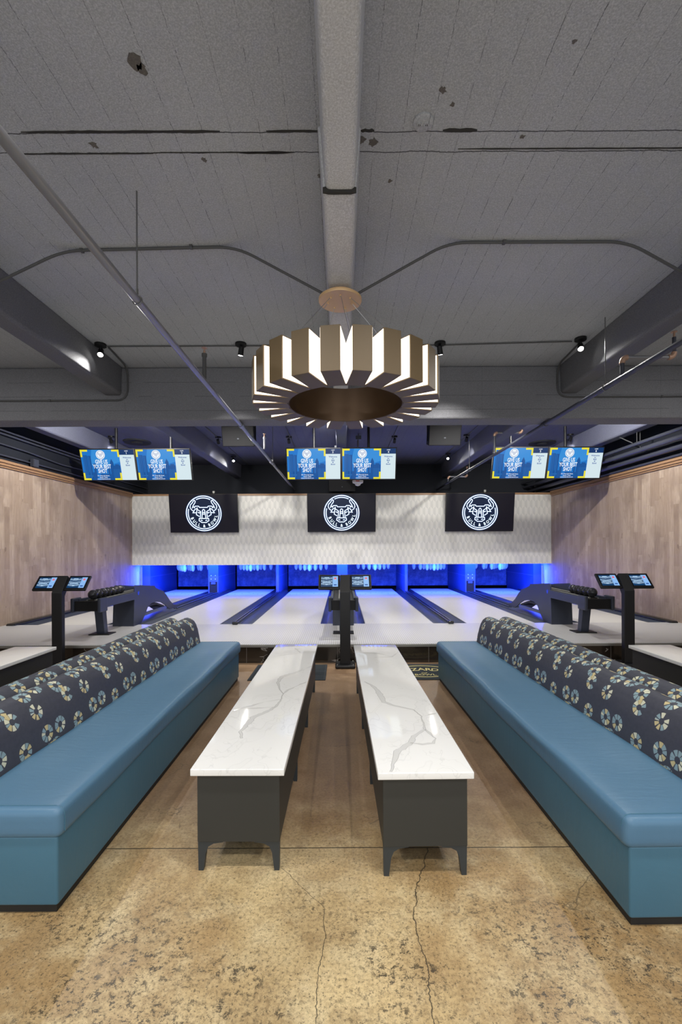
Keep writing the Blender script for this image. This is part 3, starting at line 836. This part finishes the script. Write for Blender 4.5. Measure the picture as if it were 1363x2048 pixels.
def table(label, loc, rz, w=.446, L=2.76, vn=None):
    t = thing('long_table', label, 'table', loc, rz, 'long low tables')
    b = MB().rbox(-w/2, w/2, 0, L, .467, .50, .004, (2, 6, 1))
    if vn: veins(b, vn, w, .5003)
    b.build('quartz_top', ['quartz', 'vein', 'vein_edge'], t, True)
    MB().box(-w/2+.026, w/2-.026, .026, L-.026, .140, .4668).build('cabinet_body', 'dark_metal', t, bevel=.0015)
    for yy in (.03, .86, 1.76, L-.06):
        for s in (-1, 1):
            x0 = s*(w/2-.027)
            f = lambda a: x0-s*a
            pf = [(f(0), .1398), (f(.122), .1398), (f(.120), .135), (f(.075), .129), (f(.050), .115), (f(.037), .085), (f(.026), .0), (f(.002), .0)]
            b = MB(); 
            if s > 0: pf = pf[::-1]
            strip = [(p[0], p[1]) for p in pf]
            from mathutils.geometry import tessellate_polygon
            n = len(strip); tr = tessellate_polygon([[Vector((p[0], p[1], 0)) for p in strip]])
            vv = [(p[0], yy, p[1]) for p in strip]+[(p[0], yy+.028, p[1]) for p in strip]
            b.add(vv, [(i, (i+1) % n, (i+1) % n+n, i+n) for i in range(n)]+[tuple(q) for q in tr]+[tuple(a+n for a in reversed(q)) for q in tr])
            b.build('leg', 'leg_metal', t)
table('long low table with a veined white top, left one of the two in the middle', (-.50, 2.154, 0), R(-.28), vn=VL)
table('long low table with a veined white top, right one of the two in the middle', (.3875, 2.114, 0), R(.86), .449, vn=VR)
table('white-topped low table at the far left edge, beyond the patterned sofa backs', (-3.27, 2.1, 0), 0)
table('white-topped low table at the far right edge, beyond the patterned sofa backs', (3.27, 2.06, 0), R(.4))

# ------------------------------------------------------------------ bull logo
def logo(b, cx, cz, r, y, sw=.052, text=True, n=48):
    pt = lambda p: (cx+(p[0]-660)/325*r, cz-(p[1]-418)/325*r)
    mir = lambda p: (1320-p[0], p[1])
    w = sw*r
    circ = lambda rr, a0, a1, m_: [(cx+rr*r*math.cos(R(a0+(a1-a0)*k/m_)), cz+rr*r*math.sin(R(a0+(a1-a0)*k/m_))) for k in range(m_+1)]
    b.stroke(circ(.975, 0, 360-360/n, n-1), w, y, True)
    b.stroke(circ(.868, 163, 377, 32), w*.9, y); b.stroke(circ(.868, 63, 117, 10), w*.9, y)
    L = [[(470, 372), (435, 345), (415, 305), (425, 260), (460, 225), (485, 185), (500, 178), (515, 195), (508, 225), (475, 270), (455, 325)],
         [(468, 292), (505, 318)], [(490, 300), (515, 285), (570, 285), (590, 308), (660, 308)], [(545, 325), (500, 345), (465, 405), (525, 405)],
         [(545, 310), (545, 345), (605, 385), (595, 500)], [(540, 345), (525, 440), (580, 475)], [(555, 395), (578, 410), (600, 398)],
         [(625, 505), (640, 360), (660, 340)], [(637, 400), (660, 400)], [(633, 430), (660, 430)], [(660, 510), (575, 510), (570, 550), (620, 585), (660, 585)], [(600, 540), (635, 550)]]
    for l in L:
        b.stroke([pt(p) for p in l], w*.85, y); b.stroke([pt(mir(p)) for p in l][::-1], w*.85, y)
    if text:
        for ch, a in zip('BULL&BOWL', (203, 219, 233, 246, 270, 294, 310, 329, 347)):
            b.text(ch, .235*r, cx+.715*r*math.cos(R(a)), cz+.715*r*math.sin(R(a)), y, .022, R(a+90), .85)

# three big logo screens on the papered wall
for k, (cx, lb) in enumerate(((-3.685, 'left'), (.0, 'middle'), (3.70, 'right'))):
    t = thing('wall_screen', 'large dark wall screen showing a glowing bull badge, %s of the three' % lb, 'screen', (cx, 12.25, 1.955), 0, 'bull badge screens')
    tilt = Matrix.Rotation(R(8), 4, 'X')
    b = MB(); b.x = tilt; b.rbox(-.915, .915, 0, .045, 0, 1.03, .006, (1, 1, 1)); b.build('screen_housing', 'black', t, True)
    b = MB(); b.x = tilt; b.rect(-.90, .90, .016, 1.015, -.0012); b.mat(1).disc(0, .515, .495, -.0018, 48)
    b.mat(2); logo(b, 0, .515, .475, -.003, .082, False)
    b.mat(3); logo(b, 0, .515, .475, -.0042)
    b.build('display', ['scr_off', 'scr_navy', 'halo', 'neon'], t)
    MB().box(-.2, .2, .05, .099, .25, .6).build('wall_bracket', 'black', t)

# ------------------------------------------------------------------ score monitors in pairs
def monitor(cx, num, lb, polex, zr=0):
    t = thing('score_monitor', 'hanging score screen, GIVE US YOUR BEST SHOT, lane %d, %s' % (num, lb), 'monitor', (cx, 9.22, 2.91), zr, 'score screens')
    W2 = .475; H = .552
    KS = 1.158; tilt = Matrix.Rotation(R(17), 4, 'X') @ Matrix.Diagonal((KS, KS, KS, 1))
    b = MB(); b.x = tilt; b.rbox(-W2, W2, 0, .04, 0, H, .006, (1, 1, 1)); b.build('screen_housing', 'black', t, True)
    b = MB(); b.x = tilt
    y0 = -.001; x0, x1, z0, z1 = -W2+.016, W2-.016, .016, H-.016; mx = x0+(x1-x0)*.725
    b.rect(x0, mx, z0, z1, y0)
    w = mx-x0; h = z1-z0
    pt = lambda u, v: (x0+u*w, z0+v*h)
    def blk(mi, u0, u1, v1, y=y0-.0006, v0=0): b.mat(mi).poly([pt(u0, v0), pt(u1, v0), pt(u1, v1), pt(u0, v1)], y)
    b.mat(6).poly([pt(.22, .5), pt(.30, 1), pt(1, 1), pt(1, .6), pt(.6, .45)], y0-.0003)
    blk(2, .05, .16, .82); blk(2, .17, .255, .80); blk(3, .06, .09, .80, y0-.001, .05); blk(3, .11, .13, .80, y0-.001, .05); blk(3, .19, .215, .78, y0-.001, .05)
    blk(2, .30, .36, .55); blk(2, .66, .71, .40); blk(2, .73, .82, .58); b.mat(2).poly([pt(.73, .58), pt(.82, .58), pt(.775, .70)], y0-.0006)
    blk(2, .78, .99, .48); blk(2, .86, .96, .52)
    for q in range(7): blk(3, .80+q*.027, .812+q*.027, .36, y0-.001, .08)
    blk(2, 0, .30, .26); blk(2, .45, .78, .20); blk(3, .05, .25, .16, y0-.001, .12); blk(3, .5, .7, .14, y0-.001, .10); blk(3, .47, .5, .3); blk(3, .60, .62, .36)
    # corner brackets
    bw = .045; 
    for (u0, su) in ((0, 1), (1, -1)):
        for (v0, sv) in ((0, 1), (1, -1)):
            ua, ub = sorted((u0, u0+su*.19)); va, vb = sorted((v0, v0+sv*.06)); b.mat(4).poly([pt(ua, va), pt(ub, va), pt(ub, vb), pt(ua, vb)], y0-.0014)
            ua, ub = sorted((u0, u0+su*bw)); va, vb = sorted((v0, v0+sv*.24)); b.mat(4).poly([pt(ua, va), pt(ub, va), pt(ub, vb), pt(ua, vb)], y0-.0014)
    cxm, _ = pt(.515, 0); _, cz = pt(0, .835)
    b.mat(5).disc(cxm, cz, .077, y0-.0018, 32)
    b.mat(7); logo(b, cxm, cz, .066, y0-.0024, .05, False, 32)
    b.mat(5)
    for s_, v_ in (('GIVE US', .60), ('YOUR BEST', .445), ('SHOT', .295)): b.text(s_, .097, *pt(.515, v_), y0-.0024, .02, 0, .62)
    for s_, v_ in (('501 West 6th Street', .145), ('Austin, Texas', .09), ('www.bullandbowl.com', .035)): b.text(s_, .026, *pt(.515, v_), y0-.0024, .012, 0, .95)
    # right column
    b.mat(8).rect(mx, x1, z1-.17*h, z1, y0); b.mat(9).rect(mx, x1, z0, z1-.17*h, y0)
    cxr = (mx+x1)/2
    b.mat(5).text('LANE', .024, cxr, z1-.045*h, y0-.001, .015); b.text(str(num), .048, cxr, z1-.115*h, y0-.001, .02)
    b.mat(10)
    for q, s_ in enumerate(('Welcome', 'to', 'Bull', '&', 'Bowl')): b.text(s_, .036, cxr, z1-(.26+q*.063)*h, y0-.001, .02)
    b.build('display', ['s_blue', 's_blue', 's_dark', 's_mid', 's_yel', 's_white', 's_sky', 's_text', 's_head', 's_col', 's_text'], t)
    MB().box(polex-.06, polex+.06, -.05, .06, .42, .52).build('mount_bracket', 'black', t)
    MB().tube([(polex, .02, .44), (polex, .02, ZC-2.91)], .026, 12).build('ceiling_pole', 'black', t, True)
for s, c0, nm in ((-1, -4.11, 'left pair'), (0, .0, 'middle pair'), (1, 4.13, 'right pair')):
    for q in (-1, 1):
        num = 1+(s+1)*2+(q+1)//2
        monitor(c0+q*.553, num, '%s one of the %s' % ('left' if q < 0 else 'right', nm), .10 if s < 0 else (0 if s == 0 else -.14))

# ------------------------------------------------------------------ chandelier
t = thing('ring_chandelier', 'large round bronze chandelier of upright glowing boxes under the central beam', 'chandelier', (.036, 3.705, 2.70))
N = 22; R0, R1, HB, BW = .462, .745, .30, .0655
for k in range(N):
    T = Matrix.Rotation(2*PI*(k+.5)/N+PI/2, 4, 'Z')
    b = MB(); b.x = T; b.box(R0, R1, -BW, BW, 0, HB)
    o = b.build('shade_box', 'brown', t, bevel=.0012, seg=1)
    for s in (-1, 1):
        b = MB(); b.x = T; ya, yb = sorted((s*(BW+.0006), s*(BW+.0026))); b.box(R0+.012, R1-.009, ya, yb, .008, HB-.008)
        b.build('glowing_side', 'diff', o)
prf = [(.458, .002), (.4615, .002), (.4615, .298), (.458, .298), (.458, .002)]
b = MB(); n = 64; v = []; f = []
for (r_, z_) in prf[:4]:
    for k in range(n): a = 2*PI*k/n; v.append((r_*math.cos(a), r_*math.sin(a), z_))
for i in range(4):
    for k in range(n): f.append((i*n+k, i*n+(k+1) % n, ((i+1) % 4)*n+(k+1) % n, ((i+1) % 4)*n+k))
MB().add(v, f).build('inner_band', 'bronze_in', t, True)
MB().lathe([(.172, 0), (.175, .006), (.175, .020), (.14, .022), (.14, .045)], (-.04, 0, .846), 48).build('canopy', 'gold', t, True)
for k in range(7):
    a = 2*PI*(k+.3)/7; MB().tube([(-.04+.10*math.cos(a), .10*math.sin(a), .848), (.60*math.cos(a), .60*math.sin(a), .30)], .0022, 6).build('cable', 'cable', t)
    MB().lathe([(.006, 0), (.008, .004), (.008, .012)], (-.04+.10*math.cos(a), .10*math.sin(a), .836), 10).build('cable_grip', 'gold', t)

# ------------------------------------------------------------------ spot lamps
def spotlamp(loc, target, power, label, col=(1, .97, .92), cone=95, size=1.0, grp='ceiling spot lamps', base=True):
    x, y, z = loc
    t = thing('spot_lamp', label, 'spot lamp', (x, y, z), 0, grp)
    if base: MB().lathe([(.06, -.03), (.066, -.026), (.066, 0)], (0, 0, 0), 20).build('ceiling_plate', 'black', t, True)
    MB().tube([(0, 0, -.02), (0, 0, -.085)], .009, 8).build('stem', 'black', t)
    d = (Vector(target)-Vector((x, y, z-.11))).normalized()
    T = Matrix.Translation((0, 0, -.11)) @ d.to_track_quat('Z', 'Y').to_matrix().to_4x4()
    b = MB(); b.x = T; b.lathe([(.018, -.07), (.030, -.062), (.034, .035), (.031, .035), (.031, .028)], (0, 0, 0), 18); b.build('lamp_head', 'black', t, True)
    b = MB(); b.x = T; b.lathe([(.001, .0285), (.030, .0285), (.026, .034), (.001, .036)], (0, 0, 0), 18); b.build('lamp_lens', 'lens', t, True)
    if power: 
        p = Vector((0, 0, -.11))+d*.05; light('lamp_light', 'SPOT', p, power, col, .03, p+d, t, cone, .7)
# visible row on the ceiling before the cross beam
spotlamp((-2.86, 5.42, ZC), (-1.9, 2.6, 0), 95, 'lit spot lamp by the left beam, brightest on the left side')
spotlamp((-1.19, 5.42, ZC), (-1.9, 6.1, 0), 120, 'small spot lamp left of the chandelier')
spotlamp((1.18, 5.42, ZC), (1.9, 6.6, 0), 120, 'small spot lamp right of the chandelier')
spotlamp((2.80, 5.32, ZC), (1.8, 2.4, 0), 95, 'glaring spot lamp by the right beam')
# lamps over the lanes
for (x, y, tx, ty, pw, lb) in ((-5.0, 9.9, -5.3, 12.3, 40, 'small lamp above the leftmost score screen'), (-2.7, 10.0, -2.7, 12.2, 60, 'lamp on the beam right of the left score screens'),
                       (-1.15, 10.0, -1.2, 12.3, 60, 'small lamp above the left of the middle score screens'), (1.17, 10.0, 1.2, 12.3, 60, 'small lamp above the right of the middle score screens'),
                       (2.72, 9.9, 2.7, 12.2, 60, 'lamp on the beam left of the right score screens'), (4.98, 9.9, 5.3, 12.3, 40, 'small lamp above the rightmost score screen')):
    spotlamp((x, y, ZC), (tx, ty, 1.9), pw, lb, grp='lane spot lamps')
spotlamp((-2.82, 11.9, ZC-.04), (-1.6, 8.0, 0), 75, 'bright lamp low on the beam over the lanes, left of the middle screens', grp='lane spot lamps', cone=110)
spotlamp((2.74, 11.7, ZC-.04), (1.6, 8.0, 0), 75, 'starry glaring lamp over the lanes, right of the middle screens', grp='lane spot lamps', cone=110)
# lamps behind and above the viewer that light the seating
for (x, y, tx, ty, pw, lb) in ((-2.5, 1.3, -1.4, 3.6, 135, 'left'), (-.9, 1.2, -.5, 3.4, 95, 'left of the central beam'), (.95, 1.2, .6, 3.4, 95, 'right of the central beam'), (2.5, 1.3, 1.5, 3.6, 135, 'right'),
                       (-4.6, 2.6, -4.4, 6.6, 150, 'outer left bay'), (4.6, 2.6, 4.4, 6.6, 150, 'outer right bay')):
    spotlamp((x, y, ZC), (tx, ty, .2), pw, 'ceiling spot lamp just above the picture, %s' % lb, grp='near spot lamps')
for (x, tx, pw, lb) in ((-1.6, -1.0, 135, 'left'), (0.3, 0, 80, 'middle'), (1.6, 1.0, 135, 'right')):
    spotlamp((x, -1.0, ZC), (tx, 1.6, .2), pw, 'ceiling spot lamp behind the viewer, %s' % lb, grp='rear spot lamps')
# added unseen lamps that brighten the lanes, papered panel and plank walls
for (x, y, tx, ty, tz, pw, cone, lb) in ((-3.5, 7.3, -5.68, 9.6, 1.5, 400, 125, 'washing the left plank wall'), (3.5, 7.3, 5.68, 9.6, 1.5, 400, 125, 'washing the right plank wall'),
                       (-3.6, 8.2, -3.4, 12.35, 1.45, 270, 100, 'toward the left bull badge screen'), (-.35, 8.2, 0, 12.35, 1.45, 270, 100, 'toward the middle bull badge screen'), (3.6, 8.2, 3.4, 12.35, 1.45, 270, 100, 'toward the right bull badge screen'),
                       (-1.9, 7.0, -2.0, 9.0, 0, 290, 130, 'over the left lanes'), (.5, 7.0, 0, 9.0, 0, 260, 130, 'over the middle lanes'), (2.2, 7.0, 2.0, 9.0, 0, 290, 130, 'over the right lanes')):
    spotlamp((x, y, ZC), (tx, ty, tz), pw, 'added unseen spot lamp behind the cross beam, %s' % lb, grp='added unseen lane lamps', cone=cone)

# ------------------------------------------------------------------ pipes and conduits
def pipe_thing(name, label, x, y0, y1, z, r, mt='pipe', cat='pipe'):
    t = thing(name, label, cat, (x, 0, z))
    MB().tube([(0, y0, 0), (0, y1, 0)], r, 16).build('pipe_run', mt, t, True); return t
t = pipe_thing('sprinkler_pipe', 'grey sprinkler pipe running overhead at the left, under the cross beam', -1.385, -2.4, 13.4, 3.238, .027)
for yy in (3.10, 9.2):
    MB().tube([(0, yy, .06), (0, yy, ZC-3.238)], .0055, 8).build('hanger_rod', 'rod', t)
    MB().tube([(.033*math.cos(R(a)), yy, .033*math.sin(R(a))) for a in range(-90, 271, 30)], .0045, 6).tube([(0, yy, .03), (0, yy, .075)], .009, 6).build('hanger_clamp', 'rod', t, True)
for yy in (6.3, 9.0): MB().tube([(0, yy-.05, 0), (0, yy+.05, 0)], .036, 14).build('coupling', 'pipe', t, True)
def riser(t, x, y, h, mt='conduit'):
    MB().tube([(x, y, .02), (x, y, h)], .020, 12).tube([(x, y, h-.03), (x, y, h)], .027, 12).build('riser_pipe', mt, t, True)
    MB().tube([(x, y, h), (x, y, h+.03)], .012, 8).tube([(x, y, h+.03), (x, y, h+.055)], .006, 8).lathe([(.028, .055), (.028, .06)], (x, y, h), 12).build('sprinkler_head', 'copper', t, True)
riser(t, 0, 4.62, .28); riser(t, .05, 7.9, .22, 'pipe')
t = pipe_thing('sprinkler_pipe', 'dark sprinkler pipe running overhead at the right, under the cross beam', 2.81, -2.4, 13.4, 3.232, .027, 'pipe_dark')
for yy in (4.84, 10.0):
    MB().tube([(0, yy, .06), (0, yy, ZC-3.232)], .0055, 8).build('hanger_rod', 'rod', t)
    MB().tube([(.033*math.cos(R(a)), yy, .033*math.sin(R(a))) for a in range(-90, 271, 30)], .0045, 6).tube([(0, yy, .03), (0, yy, .075)], .009, 6).build('hanger_clamp', 'rod', t, True)
MB().tube([(0, 6.25, 0), (0, 6.35, 0)], .036, 14).build('coupling', 'pipe_dark', t, True)
def offset_head(t, y, x1, zz, flip=1):
    MB().tube([(0, y, .02), (0, y, zz-.05)], .020, 12).build('riser_pipe', 'pipe_dark', t, True)
    MB().tube([(0, y, zz-.06)]+[(flip*(.05-.05*math.cos(R(a))), y, zz-.05+.05*math.sin(R(a))) for a in range(0, 91, 18)], .027, 12).build('elbow', 'copper', t, True)
    MB().tube([(flip*.05, y, zz), (flip*(x1-.05), y, zz)], .018, 12).build('cross_pipe', 'pipe', t, True)
    MB().tube([(flip*(x1-.06), y, zz)]+[(flip*(x1-.05+.05*math.sin(R(a))), y, zz+.05-.05*math.cos(R(a))) for a in range(0, 91, 18)], .026, 12).build('elbow', 'copper', t, True)
    MB().tube([(flip*x1, y, zz+.06), (flip*x1, y, zz+.2)], .018, 12).build('head_pipe', 'pipe_dark', t, True)
    MB().tube([(flip*x1, y, zz+.2), (flip*x1, y, zz+.25)], .010, 8).lathe([(.028, .25), (.028, .256)], (flip*x1, y, zz), 12).build('sprinkler_head', 'copper', t, True)
offset_head(t, 4.55, .52, .20)
offset_head(t, 8.35, .5, .40)
offset_head(t, 12.0, .5, .16, 1)

def conduit(label, pts, r=.010, boxes=(), mt='conduit'):
    t = thing('conduit', label, 'conduit', pts[0])
    o = Vector(pts[0]); P_ = [Vector(p)-o for p in pts]; out = [P_[0]]
    for i in range(1, len(P_)-1):      # rounded bends
        a, b_, c_ = P_[i-1], P_[i], P_[i+1]; d1 = (a-b_); d2 = (c_-b_); k_ = min(.16, d1.length*.4, d2.length*.4)
        s0 = b_+d1.normalized()*k_; s1 = b_+d2.normalized()*k_
        for q in range(7): u_ = q/6; out.append(s0*(1-u_)**2+b_*2*u_*(1-u_)+s1*u_**2)
    out.append(P_[-1]); MB().tube(out, r, 8).build('tube_run', mt, t, True)
    for bx in boxes:
        p = Vector(bx)-o; MB().box(p.x-.012, p.x+.012, p.y-.018, p.y+.018, p.z-.012, p.z+.014).build('strap', mt, t, bevel=.002)
    return t
zc = ZC-.012
conduit('ceiling conduit left of the chandelier, bending up from its canopy', [(-.13, 3.70, 3.605), (-.84, 3.66, zc), (-2.25, 3.70, zc), (-2.94, 3.72, 3.66), (-3.2, 3.72, 3.585)], .011, ((-1.2, 3.66, zc), (-2.1, 3.7, zc)))
conduit('ceiling conduit right of the chandelier, bending up from its canopy', [(.13, 3.70, 3.605), (.86, 3.62, zc), (2.28, 3.62, zc), (2.94, 3.72, 3.70), (3.2, 3.72, 3.585)], .011, ((1.3, 3.62, zc),))
conduit('thin conduit on the ceiling linking the two left spot lamps', [(-2.80, 5.46, zc), (-1.24, 5.46, zc)], .008)
conduit('thin conduit on the ceiling from the chandelier side to the left spot lamp', [(-1.13, 5.46, zc), (1.12, 5.46, zc)], .008)
conduit('thin conduit on the ceiling linking the two right spot lamps', [(1.25, 5.46, zc), (2.73, 5.38, zc)], .008)
conduit('conduit looping down the cross beam below the left spot lamp', [(-2.80, 5.50, zc), (-2.86, 6.10, zc), (-2.86, 6.105, 3.53), (-6.0, 6.105, 3.53)], .011, ((-3.9, 6.105, 3.53),))
conduit('conduit looping down the cross beam below the right spot lamp', [(2.84, 5.40, zc), (2.90, 6.10, zc), (2.90, 6.105, 3.55), (6.0, 6.105, 3.55)], .011, ((4.3, 6.105, 3.55),))
for (x, lb) in ((-2.72, 'left'), (-1.12, 'middle left'), (1.14, 'middle right'), (2.74, 'right')):
    conduit('straight ceiling conduit along the %s lamp line over the lanes' % lb, [(x, 6.5, zc), (x, 13.3, zc)], .009)
conduit('upper pair conduit high on the left wall', [(-5.66, 6.5, 3.53), (-5.66, 13.3, 3.53)], .02, mt='pipe_dark')
conduit('second conduit just below the highest one on the left wall', [(-5.66, 6.5, 3.47), (-5.66, 13.3, 3.46)], .016, mt='pipe_dark')
conduit('sagging cable conduit on the left wall midway up', [(-5.66, 6.5, 3.30), (-5.66, 8.2, 3.29), (-5.66, 9.2, 3.24), (-5.66, 10.2, 3.27), (-5.66, 13.3, 3.27)], .013, mt='pipe_dark')
conduit('lowest conduit on the left wall with a junction box', [(-5.66, 6.5, 3.11), (-5.66, 13.3, 3.11)], .014, mt='pipe_dark')
t = thing('junction_box', 'dark junction box on the lowest left wall conduit', 'junction box', (-5.625, 8.35, 3.04)); MB().box(-.035, .035, -.07, .07, 0, .14).build('box_body', 'pipe_dark', t, bevel=.004); MB().box(.035, .04, -.06, .06, .01, .13).build('cover', 'pipe_dark', t)
for (x, z, r_, lb) in ((5.30, 3.38, .03, 'highest'), (5.36, 3.27, .042, 'second highest'), (5.52, 3.17, .05, 'third, thickest'), (5.645, 3.07, .03, 'lowest, thin')):
    t = pipe_thing('service_pipe', 'dark service pipe along the right wall top, %s' % lb, x, 6.5, 13.35, z, r_, 'pipe_dark')
    if r_ > .025 and x < 5.5:
        for yy in (7.9+x*.05, 10.8): MB().tube([(0, yy, r_-.005), (0, yy, ZC-z)], .006, 6).build('hanger_rod', 'rod', t)
t = thing('brace_rod', 'bright slanting brace rod above the right service pipes', 'rod', (5.28, 8.26, 3.415)); MB().tube([(0, 0, 0), (-.04, .55, .30)], .009, 8).build('rod_body', 'rod', t); MB().tube([(-.04, .55, .30), (-.04, .56, ZC-3.415)], .006, 6).build('end_clip', 'rod', t)

# ------------------------------------------------------------------ small ceiling items
t = thing('ceiling_outlet', 'round twin socket cover on the ceiling right of the beam', 'socket', (.475, 2.60, ZC))
MB().lathe([(.052, -.014), (.058, -.010), (.058, 0)], (0, 0, 0), 28).build('cover_plate', 'ceil', t, True)
for s in (-1, 1): MB().lathe([(.015, -.018), (.017, -.0145), (.017, -.013)], (s*.021, .004, 0), 16).build('socket_face', 'ceil', t, True); MB().box(s*.021-.006, s*.021-.003, .0, .010, -.0195, -.017).box(s*.021+.003, s*.021+.006, .0, .010, -.0195, -.017).build('slots', 'void', t)
for (x, y, lb) in ((-4.66, 10.4, 'left'), (4.72, 10.7, 'right')):
    t = thing('ceiling_vent', 'round dark recessed ceiling vent at the %s over the lanes' % lb, 'vent', (x, y, ZC)); 
    MB().lathe([(.20, -.02), (.29, -.03), (.30, -.02), (.30, 0)], (0, 0, 0), 32).build('rim', 'void', t, True)
    MB().lathe([(.10, -.05), (.12, -.03), (.12, -.0205)], (0, 0, 0), 20).build('core', 'void', t, True)
def speaker(x, y, z0, label, w=.29, drop=True):
    t = thing('loudspeaker', label, 'speaker', (x, y, z0), 0, 'hanging loudspeakers')
    b = MB(); b.x = Matrix.Rotation(R(18), 4, 'X'); b.rbox(-w, w, 0, .24, 0, .36, .012, (1, 1, 1)); b.build('cabinet', 'black', t, True)
    b = MB(); b.x = Matrix.Rotation(R(18), 4, 'X'); b.box(-w+.012, w-.012, -.006, -.0005, .012, .348); b.build('grille', P('speaker_grille', (.012, .012, .014), .8), t)
    b = MB(); b.x = Matrix.Rotation(R(18), 4, 'X'); b.box(-.016, .016, -.009, -.0065, .13, .15); b.build('badge', 'whitepvc', t)
    if drop:
        for s in (-1, 1): MB().box(s*(w+.008)-.004, s*(w+.008)+.004, .04, .10, .10, ZC-z0).build('bracket_arm', 'black', t)
    else: MB().box(-.05, .05, .1, 13.399-y, .05, .15).build('wall_mount', 'black', t)
speaker(-1.87, 8.30, 3.39, 'black loudspeaker hanging from the ceiling left of the middle screens')
speaker(1.88, 8.30, 3.39, 'black loudspeaker hanging from the ceiling right of the middle screens')
speaker(.02, 12.9, 3.12, 'black loudspeaker on the back wall behind the middle score screens', .38, False)
t = thing('ceiling_sensor', 'white domed sensor with a red mark below the middle score screens', 'sensor', (.37, 10.3, 2.98))
MB().lathe([(.02, -.05), (.055, -.035), (.07, 0), (.12, .02), (.125, .07)], (0, 0, 0), 24).build('dome', 'offwhite', t, True); MB().tube([(0, 0, .07), (0, 0, ZC-2.98)], .012, 8).build('drop_rod', 'rod', t)
MB().box(-.05, .03, -.127, -.1245, .035, .055).build('red_mark', P('red_print', (.6, .05, .05), .5), t)
for (x, y, z, lb) in ((-.085, 9.75, 3.68, 'lower'), (.37, 9.8, 3.90, 'upper')):
    t = thing('electrical_box', 'pale electrical box above the middle score screens, %s one' % lb, 'electrical box', (x, y, z)); MB().box(-.06, .06, -.03, .03, -.04, .04).build('box_body', 'whitepvc', t, bevel=.004); MB().tube([(0, 0, -.04), (0, 0, -.3)], .010, 8).build('conduit_drop', 'pipe', t, True); MB().tube([(0, 0, .04), (0, 0, ZC-z)], .01, 8).build('conduit_rise', 'pipe', t, True)
for (x, y, z, lb) in ((-3.62, 12.8, 3.02, 'left'), (4.0, 12.8, 3.02, 'right')):
    t = thing('cable_bracket', 'small metal bracket standing above the %s bull badge screen' % lb, 'bracket', (x, y, z-.12)); MB().tube([(0, 0, 0), (.03, 0, .18)], .008, 8).build('stem', 'alu', t); MB().box(0, .06, -.02, .02, .18, .24).build('clip', 'alu', t, bevel=.004)
